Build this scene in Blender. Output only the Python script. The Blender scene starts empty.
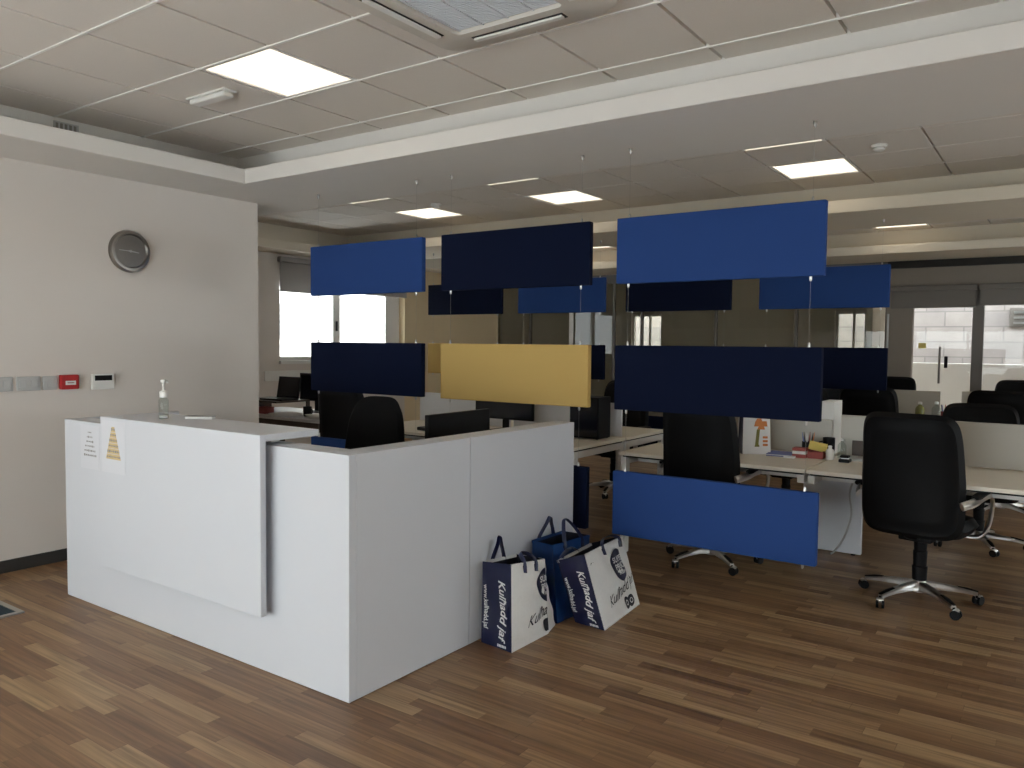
import bpy, bmesh, math, random
from mathutils import Vector, Matrix
from math import pi, sin, cos, radians
random.seed(7)
S = bpy.context.scene
COL = S.collection

# ------------------------------------------------------------------ camera, sky, light, exposure
YAW, TILT, ROLL, FPX, CAMZ = 0.61329, 0.050685, 0.0103065, 786.456, 1.5
fw = Vector((cos(YAW)*cos(TILT), sin(YAW)*cos(TILT), -sin(TILT)))
rt = fw.cross(Vector((0, 0, 1))).normalized()
up = rt.cross(fw)
r2 = rt*cos(ROLL) + up*sin(ROLL)
u2 = -rt*sin(ROLL) + up*cos(ROLL)
cd = bpy.data.cameras.new('camera')
cam = bpy.data.objects.new('camera', cd)
COL.objects.link(cam)
cam.matrix_world = Matrix(((r2.x, u2.x, -fw.x, 0), (r2.y, u2.y, -fw.y, 0), (r2.z, u2.z, -fw.z, CAMZ), (0, 0, 0, 1)))
cd.sensor_width = 36
cd.lens = FPX/1024*36
cd.clip_start = 0.05
S.camera = cam

SKY = 6.4
w = bpy.data.worlds.new('overcast_sky')
S.world = w
w.use_nodes = True
bg = w.node_tree.nodes['Background']
bg.inputs[0].default_value = (0.92, 0.96, 1.0, 1)
bg.inputs[1].default_value = SKY

S.view_settings.view_transform = 'Standard'
S.view_settings.look = 'None'
S.view_settings.exposure = 0.27
S.view_settings.gamma = 1
S.view_settings.use_curve_mapping = False
S.cycles.use_denoising = True
S.cycles.max_bounces = 10
S.cycles.diffuse_bounces = 6
S.cycles.transparent_max_bounces = 24
S.cycles.sample_clamp_indirect = 6
LAMP = 1.3

# ------------------------------------------------------------------ materials
MATS = {}
def nt(name):
    m = bpy.data.materials.new(name); m.use_nodes = True
    t = m.node_tree
    return m, t, t.nodes['Principled BSDF']
def srgb(r, g, b):
    f = lambda c: c/12.92 if c <= .04045 else ((c+.055)/1.055)**2.4
    return (f(r/255), f(g/255), f(b/255), 1)
def mat(name, col, rough=.5, metal=0, var=.06, scale=40, bump=0, bscale=200, spec=.5, emit=None, es=0, trans=0):
    """principled with a little procedural noise variation"""
    if name in MATS: return MATS[name]
    m, t, p = nt(name)
    n = t.nodes.new('ShaderNodeTexNoise'); n.inputs['Scale'].default_value = scale
    tc = t.nodes.new('ShaderNodeTexCoord'); t.links.new(tc.outputs['Object'], n.inputs['Vector'])
    mx = t.nodes.new('ShaderNodeMix'); mx.data_type = 'RGBA'
    mx.inputs[6].default_value = tuple(min(1, c*(1-var)) for c in col[:3])+(1,)
    mx.inputs[7].default_value = tuple(min(1, c*(1+var)) for c in col[:3])+(1,)
    t.links.new(n.outputs['Fac'], mx.inputs[0])
    t.links.new(mx.outputs[2], p.inputs['Base Color'])
    p.inputs['Roughness'].default_value = rough
    p.inputs['Metallic'].default_value = metal
    p.inputs['Specular IOR Level'].default_value = spec
    p.inputs['Transmission Weight'].default_value = trans
    if emit:
        p.inputs['Emission Color'].default_value = emit
        p.inputs['Emission Strength'].default_value = es
    if bump:
        n2 = t.nodes.new('ShaderNodeTexNoise'); n2.inputs['Scale'].default_value = bscale
        t.links.new(tc.outputs['Object'], n2.inputs['Vector'])
        b = t.nodes.new('ShaderNodeBump'); b.inputs['Strength'].default_value = bump; b.inputs['Distance'].default_value = .002
        t.links.new(n2.outputs['Fac'], b.inputs['Height']); t.links.new(b.outputs['Normal'], p.inputs['Normal'])
    MATS[name] = m
    return m
def lin(v): return (v, v, v, 1)

def glass_mat(name, tint=(.95, .97, .96), gloss=.06):
    m = bpy.data.materials.new(name); m.use_nodes = True
    t = m.node_tree; t.nodes.clear()
    o = t.nodes.new('ShaderNodeOutputMaterial')
    tr = t.nodes.new('ShaderNodeBsdfTransparent'); tr.inputs[0].default_value = tint+(1,)
    gl = t.nodes.new('ShaderNodeBsdfGlossy'); gl.inputs['Roughness'].default_value = .02
    fr = t.nodes.new('ShaderNodeFresnel'); fr.inputs[0].default_value = 1.45
    mx = t.nodes.new('ShaderNodeMixShader')
    # reflect on the outer face only (the pane is not refracted, so its back face must not go totally reflecting)
    ge = t.nodes.new('ShaderNodeNewGeometry'); ma = t.nodes.new('ShaderNodeMath'); ma.operation = 'SUBTRACT'; ma.inputs[0].default_value = 1
    t.links.new(ge.outputs['Backfacing'], ma.inputs[1])
    mu = t.nodes.new('ShaderNodeMath'); mu.operation = 'MULTIPLY'; t.links.new(fr.outputs[0], mu.inputs[0]); t.links.new(ma.outputs[0], mu.inputs[1])
    t.links.new(mu.outputs[0], mx.inputs[0]); t.links.new(tr.outputs[0], mx.inputs[1]); t.links.new(gl.outputs[0], mx.inputs[2])
    t.links.new(mx.outputs[0], o.inputs[0])
    return m

def floor_mat():
    m, t, p = nt('wood_floor')
    N = t.nodes.new; L = t.links.new
    def math_(op, a, b=None, c=None):
        n = N('ShaderNodeMath'); n.operation = op
        for i, v in enumerate((a, b, c)):
            if v is None: continue
            if isinstance(v, (int, float)): n.inputs[i].default_value = v
            else: L(v, n.inputs[i])
        return n.outputs[0]
    tc = N('ShaderNodeTexCoord'); sp = N('ShaderNodeSeparateXYZ'); L(tc.outputs['Object'], sp.inputs[0])
    W, LEN = .066, .52
    row = math_('FLOOR', math_('DIVIDE', sp.outputs[0], W))
    wn = N('ShaderNodeTexWhiteNoise'); wn.noise_dimensions = '1D'; L(row, wn.inputs['W'])
    ys = math_('ADD', math_('DIVIDE', sp.outputs[1], LEN), math_('MULTIPLY', wn.outputs['Value'], 7.3))
    colm = math_('FLOOR', ys)
    cv = N('ShaderNodeCombineXYZ'); L(row, cv.inputs[0]); L(colm, cv.inputs[1])
    wn2 = N('ShaderNodeTexWhiteNoise'); wn2.noise_dimensions = '2D'; L(cv.outputs[0], wn2.inputs['Vector'])
    ramp = N('ShaderNodeValToRGB')
    e = ramp.color_ramp.elements
    e[0].position = 0; e[0].color = (.172, .088, .042, 1)
    e[1].position = 1; e[1].color = (.345, .222, .112, 1)
    x = e.new(.45); x.color = (.245, .138, .066, 1)
    x = e.new(.75); x.color = (.292, .175, .086, 1)
    L(wn2.outputs['Value'], ramp.inputs[0])
    # grain
    cv2 = N('ShaderNodeCombineXYZ')
    L(math_('MULTIPLY', sp.outputs[0], 60), cv2.inputs[0]); L(math_('MULTIPLY', sp.outputs[1], 2.2), cv2.inputs[1])
    L(math_('MULTIPLY', wn2.outputs['Value'], 50), cv2.inputs[2])
    gn = N('ShaderNodeTexNoise'); gn.inputs['Scale'].default_value = 1; gn.inputs['Detail'].default_value = 5
    L(cv2.outputs[0], gn.inputs['Vector'])
    mr = N('ShaderNodeMapRange'); mr.inputs[1].default_value = .3; mr.inputs[2].default_value = .7
    mr.inputs[3].default_value = .66; mr.inputs[4].default_value = 1.30; L(gn.outputs['Fac'], mr.inputs[0])
    # seams
    fx = math_('FRACT', math_('DIVIDE', sp.outputs[0], W))
    seam = math_('MULTIPLY', math_('GREATER_THAN', fx, .03), math_('GREATER_THAN', math_('FRACT', ys), .005))
    sm = math_('ADD', math_('MULTIPLY', seam, .3), .7)
    mx = N('ShaderNodeMix'); mx.data_type = 'RGBA'; mx.blend_type = 'MULTIPLY'; mx.inputs[0].default_value = 1
    L(ramp.outputs[0], mx.inputs[6]); L(math_('MULTIPLY', mr.outputs[0], sm), mx.inputs[7])
    L(mx.outputs[2], p.inputs['Base Color'])
    p.inputs['Roughness'].default_value = .42
    b = N('ShaderNodeBump'); b.inputs['Strength'].default_value = .15; b.inputs['Distance'].default_value = .001
    L(gn.outputs['Fac'], b.inputs['Height']); L(b.outputs[0], p.inputs['Normal'])
    return m

def stone_mat():
    m, t, p = nt('pale_stone')
    N = t.nodes.new; L = t.links.new
    tc = N('ShaderNodeTexCoord'); mp = N('ShaderNodeMapping'); mp.inputs['Rotation'].default_value = (pi/2, 0, pi/2)
    mp.vector_type = 'TEXTURE'
    L(tc.outputs['Object'], mp.inputs[0])
    br = N('ShaderNodeTexBrick'); br.inputs['Scale'].default_value = 1
    br.inputs['Color1'].default_value = (.44, .395, .37, 1); br.inputs['Color2'].default_value = (.35, .32, .31, 1)
    br.inputs['Mortar'].default_value = (.29, .265, .255, 1)
    br.inputs['Mortar Size'].default_value = .012; br.inputs['Brick Width'].default_value = .6; br.inputs['Row Height'].default_value = .27
    L(mp.outputs[0], br.inputs['Vector'])
    n = N('ShaderNodeTexNoise'); n.inputs['Scale'].default_value = 3; n.inputs['Detail'].default_value = 6
    L(tc.outputs['Object'], n.inputs['Vector'])
    mr = N('ShaderNodeMapRange'); mr.inputs[3].default_value = .75; mr.inputs[4].default_value = 1.2; L(n.outputs['Fac'], mr.inputs[0])
    mx = N('ShaderNodeMix'); mx.data_type = 'RGBA'; mx.blend_type = 'MULTIPLY'; mx.inputs[0].default_value = 1
    L(br.outputs['Color'], mx.inputs[6]); L(mr.outputs[0], mx.inputs[7]); L(mx.outputs[2], p.inputs['Base Color'])
    p.inputs['Roughness'].default_value = .9
    return m

M_wall = mat('wall_paint', (.71, .655, .605, 1), .85, var=.02, scale=3, bump=.15, bscale=150)
M_tan = mat('tan_paint', (.80, .65, .42, 1), .85, var=.02, scale=3)
M_soffit = mat('soffit_paint', (.74, .71, .67, 1), .85, var=.02, scale=3)
M_soffit_warm = mat('warm_lit_soffit_paint', (.74, .675, .56, 1), .85, var=.02, scale=3)  # soffit paint with the office's warm light put into its colour
M_tile = mat('ceiling_tile', (.74, .69, .635, 1), .9, var=.05, scale=260)
M_grid = mat('ceiling_grid', (.82, .80, .77, 1), .6, var=.02)
M_base = mat('dark_skirting', (.035, .035, .035, 1), .5)
M_white = mat('white_laminate', (.605, .617, .652, 1), .45, var=.01, scale=6)
M_whiteplastic = mat('white_plastic', (.78, .77, .74, 1), .4, var=.02)
M_greyplastic = mat('grey_plastic', (.48, .48, .47, 1), .45, var=.03)
M_black = mat('black_plastic', (.007, .007, .008, 1), .45, var=.1, spec=.15)
M_leather = mat('black_leather', (.0055, .0055, .006, 1), .55, var=.15, bump=.25, bscale=320, spec=.12)
M_mesh = mat('black_fabric', (.005, .005, .0055, 1), .85, var=.2, bump=.4, bscale=500, spec=.15)
M_chrome = mat('brushed_chrome', (.62, .61, .60, 1), .28, 1, var=.04)
M_steel = mat('dark_steel', (.30, .28, .26, 1), .3, 1, var=.05)
M_screen = mat('dark_screen', (.010, .012, .018, 1), .15, var=.05)
M_blue = mat('blue_felt', (.024, .062, .215, 1), .9, var=.10, scale=350, bump=.35, bscale=500, spec=.1)
M_navy = mat('navy_felt', (.0045, .0080, .026, 1), .9, var=.12, scale=350, bump=.35, bscale=500, spec=.1)
M_yellow = mat('yellow_felt', (.52, .355, .125, 1), .9, var=.06, scale=350, bump=.35, bscale=500, spec=.1)
M_desk = mat('pale_desk_laminate', (.72, .66, .55, 1), .35, var=.02, scale=8)
M_deskleg = mat('white_painted_steel', (.74, .73, .70, 1), .4, var=.02)
M_frost = mat('frosted_screen', (.43, .40, .34, 1), .35, var=.03, scale=4)
M_whitescreen = mat('white_screen', (.74, .74, .75, 1), .4, var=.02)
M_darkwood = mat('dark_wood', (.045, .027, .018, 1), .5, var=.25, scale=12)
M_paper = mat('paper', (.80, .80, .79, 1), .8, var=.01)
M_poster = mat('poster_paper', (.655, .66, .695, 1), .7, var=.01)
M_red = mat('red_plastic', (.42, .018, .020, 1), .35, var=.05)
M_red2 = mat('dull_red_card', (.30, .055, .045, 1), .6, var=.1)
M_bagw = mat('white_woven_plastic', (.74, .74, .72, 1), .45, var=.05, scale=60, bump=.2, bscale=400)
M_bagn = mat('navy_woven_plastic', (.009, .012, .045, 1), .35, var=.25, scale=25, bump=.3, bscale=200)
M_bagb = mat('blue_woven_plastic', (.006, .040, .150, 1), .35, var=.3, scale=18, bump=.3, bscale=200)
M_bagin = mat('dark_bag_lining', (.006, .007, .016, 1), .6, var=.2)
M_mat = mat('teal_carpet', (.020, .040, .055, 1), .95, var=.25, scale=220, bump=.5, bscale=400)
M_alu = mat('aluminium', (.50, .50, .49, 1), .4, 1, var=.03)
M_darkframe = mat('grey_frame', (.17, .155, .14, 1), .5, var=.04)
M_blind = mat('grey_roller_blind', (.40, .385, .38, 1), .85, var=.03, scale=300)
M_blinddk = mat('taupe_roller_blind', (.20, .185, .17, 1), .85, var=.03, scale=300)
_t = M_blind.node_tree; _o = [n for n in _t.nodes if n.type == 'OUTPUT_MATERIAL'][0]
_tr = _t.nodes.new('ShaderNodeBsdfTranslucent'); _tr.inputs[0].default_value = (.62, .60, .58, 1)
_mx = _t.nodes.new('ShaderNodeMixShader'); _mx.inputs[0].default_value = .22
_t.links.new(_t.nodes['Principled BSDF'].outputs[0], _mx.inputs[1]); _t.links.new(_tr.outputs[0], _mx.inputs[2]); _t.links.new(_mx.outputs[0], _o.inputs[0])
M_taupe = mat('taupe_panel', (.27, .235, .20, 1), .7, var=.03, scale=5)
M_dkroom = mat('dim_room_paint', (.55, .50, .42, 1), .85, var=.03, scale=5)
M_dark = mat('dark_gap', (.02, .018, .016, 1), .7)
M_facade = mat('pale_render', (.80, .77, .73, 1), .9, var=.03, scale=2)
M_yel = mat('yellow_note', (.72, .58, .16, 1), .8, var=.03)
M_orange = mat('orange_print', (.60, .19, .04, 1), .5, var=.15, scale=30)
M_grille = mat('blue_grey_grille', (.66, .68, .72, 1), .5, var=.04, scale=150)
M_cable = mat('grey_cable', (.42, .41, .40, 1), .5, var=.03)
M_wire = mat('steel_wire', (.42, .41, .39, 1), .5, 0, var=.02)
M_paperblue = mat('blue_print', (.13, .16, .36, 1), .7, var=.06)
M_goldprint = mat('gold_print', (.62, .47, .24, 1), .8, var=.12, scale=60)
M_greyprint = mat('grey_print', (.26, .25, .24, 1), .8, var=.12, scale=60)
M_gelclear = glass_mat('clear_bottle', (.86, .90, .89))
M_greenbottle = mat('olive_bottle', (.20, .19, .05, 1), .2, var=.1)
M_glass = glass_mat('window_glass')
M_glassdk = glass_mat('partition_glass', (.88, .89, .86))
M_diff = mat('lamp_diffuser', (.9, .9, .88, 1), .5, var=.0, emit=(1, .88, .70, 1), es=LAMP)
M_floor = floor_mat()
M_stone = stone_mat()

# ------------------------------------------------------------------ mesh helpers
class MB:
    def __init__(s): s.bm = bmesh.new(); s.mi = 0
    def _mark(s, f0):
        for f in list(s.bm.faces)[f0:]: f.material_index = s.mi
    def box(s, x0, x1, y0, y1, z0, z1, bev=0, seg=2):
        f0 = len(s.bm.faces)
        g = bmesh.ops.create_cube(s.bm, size=1)
        vs = g['verts']
        for v in vs:
            v.co = Vector((x0 + (v.co.x+.5)*(x1-x0), y0 + (v.co.y+.5)*(y1-y0), z0 + (v.co.z+.5)*(z1-z0)))
        if bev:
            es = list({e for v in vs for e in v.link_edges})
            bmesh.ops.bevel(s.bm, geom=es, offset=bev, segments=seg, profile=.5, affect='EDGES')
        for f in s.bm.faces:
            if f.index == -1: pass
        s.bm.faces.ensure_lookup_table()
        s._markall(f0)
        return s
    def _markall(s, f0):
        if s.mi:
            for i, f in enumerate(s.bm.faces):
                if i >= f0: f.material_index = s.mi
    def quad(s, *ps):
        vs = [s.bm.verts.new(p) for p in ps]
        f = s.bm.faces.new(vs); f.material_index = s.mi
        return s
    def lathe(s, prof, c=(0, 0, 0), axis='z', n=24):
        """prof: list of (radius, height)"""
        rings = []
        for r, h in prof:
            ring = []
            for k in range(n):
                a = 2*pi*k/n
                p = (r*cos(a), r*sin(a), h)
                if axis == 'y': p = (p[0], p[2], -p[1])
                if axis == 'x': p = (p[2], p[0], p[1])
                ring.append(s.bm.verts.new(Vector(p)+Vector(c)))
            rings.append(ring)
        for a, b in zip(rings, rings[1:]):
            for k in range(n):
                f = s.bm.faces.new((a[k], a[(k+1) % n], b[(k+1) % n], b[k])); f.material_index = s.mi
        for ring, rev in ((rings[0], True), (rings[-1], False)):
            f = s.bm.faces.new(ring[::-1] if rev else ring); f.material_index = s.mi
        return s
    def tube(s, pts, r, n=8, flat=None, closed=False):
        """swept tube; flat=(a,b) gives an elliptical section scale"""
        pts = [Vector(p) for p in pts]
        rings = []
        N = len(pts)
        prevn = None
        for i, p in enumerate(pts):
            d = (pts[min(i+1, N-1)] - pts[max(i-1, 0)]).normalized()
            if prevn is None:
                a = Vector((0, 0, 1)) if abs(d.z) < .9 else Vector((1, 0, 0))
                nn = (a - d*a.dot(d)).normalized()
            else:
                nn = (prevn - d*prevn.dot(d)).normalized()
            prevn = nn
            bb = d.cross(nn)
            rr = r[i] if isinstance(r, (list, tuple)) else r
            fa, fb = flat if flat else (1, 1)
            rings.append([s.bm.verts.new(p + nn*rr*fa*cos(2*pi*k/n) + bb*rr*fb*sin(2*pi*k/n)) for k in range(n)])
        for a, b in zip(rings, rings[1:]):
            for k in range(n):
                f = s.bm.faces.new((a[k], a[(k+1) % n], b[(k+1) % n], b[k])); f.material_index = s.mi
        for ring, rev in ((rings[0], True), (rings[-1], False)):
            f = s.bm.faces.new(ring[::-1] if rev else ring); f.material_index = s.mi
        return s
    def sheet(s, fn, nu, nv, flip=False):
        g = [[s.bm.verts.new(fn(i/nu, j/nv)) for j in range(nv+1)] for i in range(nu+1)]
        for i in range(nu):
            for j in range(nv):
                q = (g[i][j], g[i+1][j], g[i+1][j+1], g[i][j+1])
                f = s.bm.faces.new(q[::-1] if flip else q); f.material_index = s.mi
        return s
    def build(s, name, mats, parent=None, smooth=False, loc=None, weld=0):
        if weld: bmesh.ops.remove_doubles(s.bm, verts=s.bm.verts, dist=weld)
        bmesh.ops.recalc_face_normals(s.bm, faces=s.bm.faces)
        me = bpy.data.meshes.new(name)
        s.bm.to_mesh(me); s.bm.free()
        for m in (mats if isinstance(mats, (list, tuple)) else [mats]): me.materials.append(m)
        if smooth:
            for p in me.polygons: p.use_smooth = True
            try: me.set_sharp_from_angle(angle=radians(40))
            except Exception: pass
        o = bpy.data.objects.new(name, me); COL.objects.link(o)
        if parent: o.parent = parent
        if loc: o.location = loc
        return o

def thing(name, label, cat, loc=(0, 0, 0), rz=0, group=None):
    o = bpy.data.objects.new(name, None); COL.objects.link(o)
    o.empty_display_size = .1
    o.location = loc; o.rotation_euler = (0, 0, rz)
    return tag(o, label, cat, group)
def tag(o, label, cat, group=None):
    o['label'] = label; o['category'] = cat
    if group: o['group'] = group
    elif 'group' in o: del o['group']
    return o
def struct(o): o['kind'] = 'structure'; return o
def dup(src, label, loc=None, rz=None, group=None):
    def cp(o, par):
        c = o.copy(); COL.objects.link(c)
        if par: c.parent = par
        for ch in list(o.children): cp(ch, c)
        return c
    r = cp(src, None)
    if loc is not None: r.location = loc
    if rz is not None: r.rotation_euler = (0, 0, rz)
    r['label'] = label
    if group: r['group'] = group
    return r
def bez(p0, p1, p2, p3, n=10):
    p0, p1, p2, p3 = map(Vector, (p0, p1, p2, p3))
    return [p0*(1-t)**3 + p1*3*t*(1-t)**2 + p2*3*t*t*(1-t) + p3*t**3 for t in (i/n for i in range(n+1))]
def arc(pts, n=6):
    """Catmull-Rom through pts"""
    P = [Vector(p) for p in pts]; P = [P[0]*2-P[1]] + P + [P[-1]*2-P[-2]]
    out = []
    for i in range(1, len(P)-2):
        for k in range(n):
            t = k/n; a, b, c, d = P[i-1:i+3]
            out.append(.5*((2*b) + (c-a)*t + (2*a-5*b+4*c-d)*t*t + (-a+3*b-3*c+d)*t**3))
    out.append(P[-2])
    return out
def squircle(u, v, n):
    r = max(abs(u), abs(v))
    if r < 1e-9: return 0, 0, 0
    dx, dy = abs(u)/r, abs(v)/r
    k = (dx**n + dy**n)**(-1/n)
    return u*k, v*k, r
def cushion(mb, half_w, half_h, thick, place, n=5, N=20, groove=None, gdepth=.012, edge=8):
    """padded slab; place(a,b,t) -> 3D point, a,b in [-1,1] (already rounded), t the offset along the thickness"""
    for side in (1, -1):
        def fn(i, j, side=side):
            a, b, r = squircle(i*2-1, j*2-1, n)
            t = thick/2*max(0, 1-r**edge)**.5
            if groove: t -= gdepth*math.exp(-((r-groove)/.045)**2)
            return place(a*half_w, b*half_h, side*t)
        mb.sheet(fn, N, N, flip=side < 0)
    return mb
_tx = {}
def text_pts(body, size, shear=0, bold=False):
    c = bpy.data.curves.new('lettering', 'FONT'); c.body = body; c.size = size; c.shear = shear
    c.align_x = 'CENTER'; c.align_y = 'CENTER'; c.resolution_u = 3
    if bold: c.offset = size*.018
    o = bpy.data.objects.new('lettering', c); COL.objects.link(o)
    bpy.context.view_layer.update()
    me = bpy.data.meshes.new_from_object(o.evaluated_get(bpy.context.evaluated_depsgraph_get()))
    vs = [tuple(v.co) for v in me.vertices]; fs = [tuple(p.vertices) for p in me.polygons]
    bpy.data.objects.remove(o); bpy.data.curves.remove(c); bpy.data.meshes.remove(me)
    return vs, fs
def put_text(mb, body, size, fn, shear=0, bold=False, ulim=None):
    """fn(x,y) -> 3D point"""
    vs, fs = text_pts(body, size, shear, bold)
    bm = mb.bm
    if ulim is not None:
        fs = [f for f in fs if max(vs[i][0] for i in f) <= ulim]
    used = {}
    for f in fs:
        for i in f:
            if i not in used: used[i] = bm.verts.new(fn(vs[i][0], vs[i][1]))
    for f in fs:
        try:
            q = bm.faces.new([used[i] for i in f]); q.material_index = mb.mi
        except ValueError: pass
    return mb

# ------------------------------------------------------------------ the setting
XB, YR, YL = -2.35, -4.2, 8.4        # window wall behind the camera, right wall, office left wall
ZC, ZS, ZF = 2.96, 2.64, 2.745       # tile ceiling, soffit underside, top of the fascia
WX, WY = 4.157, 5.52                  # end of the reception's left wall
XG = 11.45                           # glass partition at the far end
struct(MB().box(XB-.2, 14.4, YR-.2, YL+.25, -.15, 0).build('floor', M_floor))
# tiled ceiling: tegular tiles hung under a slab, a mesh per bay
skip1 = [(2, -1)]
def tiles(name, x0, x1, y0, y1, ox, oy, skip=(), drop=-.006):
    mb = MB()
    i0, i1 = math.floor((x0-ox)/.6)-0, math.ceil((x1-ox)/.6)
    j0, j1 = math.floor((y0-oy)/.6), math.ceil((y1-oy)/.6)
    for i in range(i0, i1):
        for j in range(j0, j1):
            if (i, j) in skip: continue
            a, b = max(x0, ox+i*.6+.007), min(x1, ox+i*.6+.593)
            c, d = max(y0, oy+j*.6+.009), min(y1, oy+j*.6+.591)
            if b-a < .02 or d-c < .02: continue
            mb.box(a, b, c, d, ZC, ZC+.030)
    mb.mi = 1
    for i in range(i0, i1+1):
        x = ox+i*.6
        if x0 < x-.012 and x+.012 < x1: mb.box(x-.0065, x+.0065, y0, y1, ZC+drop, ZC+.032)
    for j in range(j0, j1+1):
        y = oy+j*.6
        if y0 < y-.012 and y+.012 < y1: mb.box(x0, x1, y-.012, y+.012, ZC+.026, ZC+.0322)
    return struct(mb.build(name, [M_tile, M_grid]))
tiles('ceiling', XB, 3.95, YR, 5.49, 1.944, 3.883, {(1, -1)})
tiles('ceiling.001', 4.45, 7.62, YR, 8.15, 6.48, .84, {(0, 8), (0, 5), (0, 1), (-2, 8), (-2, 5), (-2, 1)}, .003)
tiles('ceiling.002', 8.0, 10.85, YR, 8.15, 9.95, .78, {(0, 1), (0, 8)}, .003)
struct(MB().box(XB-.2, 14.4, YR-.2, YL+.25, ZC+.09, ZC+.25).build('ceiling.003', M_soffit))
# beams with a projecting lip
def beam(name, xa, xb, xc0, xc1, m):
    mb = MB()
    mb.box(xa, xb, YR, YL, ZS, ZF, .004, 1)
    mb.box(xc0, xc1, YR, YL, ZF-.01, ZC+.1)
    return struct(mb.build(name, m))
beam('trim_1', 3.587, 4.555, 3.95, 4.45, M_soffit)
beam('trim_2', 7.1, 8.12, 7.62, 8.0, M_soffit_warm)
beam('trim_3', 10.45, XG, 10.85, XG, M_soffit_warm)
mb = MB(); mb.box(XB, 3.587, 4.906, WY, ZS, ZF, .004, 1); mb.box(XB, 3.95, 5.49, WY, ZF-.01, ZC+.1)
struct(mb.build('trim_4', M_soffit))
mb = MB(); mb.box(4.555, 7.1, 7.95, YL, ZS, ZF, .004, 1); mb.box(4.45, 7.62, 8.15, YL, ZF-.01, ZC+.1)
mb.box(8.12, 10.45, 7.95, YL, ZS, ZF, .004, 1); mb.box(8.0, 10.85, 8.15, YL, ZF-.01, ZC+.1)
struct(mb.build('trim_5', M_soffit_warm))
# walls
struct(MB().box(XB, WX, WY, YL+.25, 0, ZC+.1).build('wall_left', M_wall))
struct(MB().box(XB, WX+.004, WY-.012, WY, 0, .081, .003, 1).build('baseboard_left', M_base))
mb = MB(); RW = ((2.0, 5.0), (6.2, 10.4)); RZ0, RZ1 = .90, 2.05  # unseen window openings added to brighten the surfaces facing this wall
for xa, xb in ((XB-.2, 2.0), (5.0, 6.2), (10.4, 14.4)): mb.box(xa, xb, YR-.2, YR, 0, ZC+.1)
for xa, xb in RW: mb.box(xa, xb, YR-.2, YR, 0, RZ0); mb.box(xa, xb, YR-.2, YR, RZ1, ZC+.1)
struct(mb.build('wall_right', M_wall))
for k, (xa, xb) in enumerate(RW):
    mb = MB(); xm = (xa+xb)/2
    for x in (xa+.03, xm, xb-.03): mb.box(x-.03, x+.03, YR-.14, YR-.08, RZ0, RZ1)
    mb.box(xa, xb, YR-.14, YR-.08, RZ0, RZ0+.05); mb.box(xa, xb, YR-.14, YR-.08, RZ1-.05, RZ1)
    wf = struct(mb.build('window_%d' % (7+k), M_whiteplastic))
    MB().box(xa, xb, YR-.115, YR-.105, RZ0, RZ1).build('window_pane', M_glass, wf)
mb = MB()
BY0, BY1, BZ0, BZ1 = -.4, 4.95, .12, 2.05
mb.box(XB-.2, XB, YR, BY0, 0, ZC+.1); mb.box(XB-.2, XB, BY1, YL+.25, 0, ZC+.1)
mb.box(XB-.2, XB, BY0, BY1, 0, BZ0); mb.box(XB-.2, XB, BY0, BY1, BZ1, ZC+.1)
struct(mb.build('wall_back', M_wall))
mb = MB()
for k in range(5):
    y = BY0 + k*(BY1-BY0)/4
    mb.box(XB-.13, XB-.07, y-.03, y+.03, BZ0, BZ1)
mb.box(XB-.13, XB-.07, BY0, BY1, BZ0, BZ0+.05); mb.box(XB-.13, XB-.07, BY0, BY1, BZ1-.05, BZ1)
wf = struct(mb.build('window_1', M_whiteplastic))
MB().box(XB-.105, XB-.095, BY0, BY1, BZ0, BZ1).build('window_pane', M_glass, wf)
# office left wall with its window
W0, W1, WZ0, WZ1 = 6.66, 9.03, 1.25, 2.30
mb = MB()
mb.box(WX, W0, YL, YL+.25, 0, ZC+.1); mb.box(W0, W1, YL, YL+.25, 0, WZ0); mb.box(W0, W1, YL, YL+.25, WZ1, ZC+.1)
struct(mb.build('wall_left.001', M_wall))
struct(MB().box(W1, XG+.1, YL, YL+.25, 0, ZC+.1).build('wall_left.002', M_tan))
mb = MB()
yw = YL+.12
for x0, x1 in ((W0, W0+.05), (7.68, 7.81), (8.73, W1)): mb.box(x0, x1, yw, yw+.05, WZ0, WZ1)
mb.box(W0, W1, yw, yw+.05, WZ0, WZ0+.05); mb.box(W0, W1, yw, yw+.05, WZ1-.06, WZ1)
mb.box(W0-.02, W1+.02, YL-.05, YL+.12, WZ0-.04, WZ0)
wf = struct(mb.build('window_2', M_whiteplastic))
MB().box(W0, W1, yw+.02, yw+.03, WZ0, WZ1).build('window_pane', M_glass, wf)
MB().box(7.725, 7.745, yw-.03, yw, 1.66, 1.80, .004).build('window_handle', M_black, wf)
struct(MB().box(W0-.25, W1+.1, YL-.016, YL, .99, 1.12, .003, 1).build('trim_6', M_whiteplastic))
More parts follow.
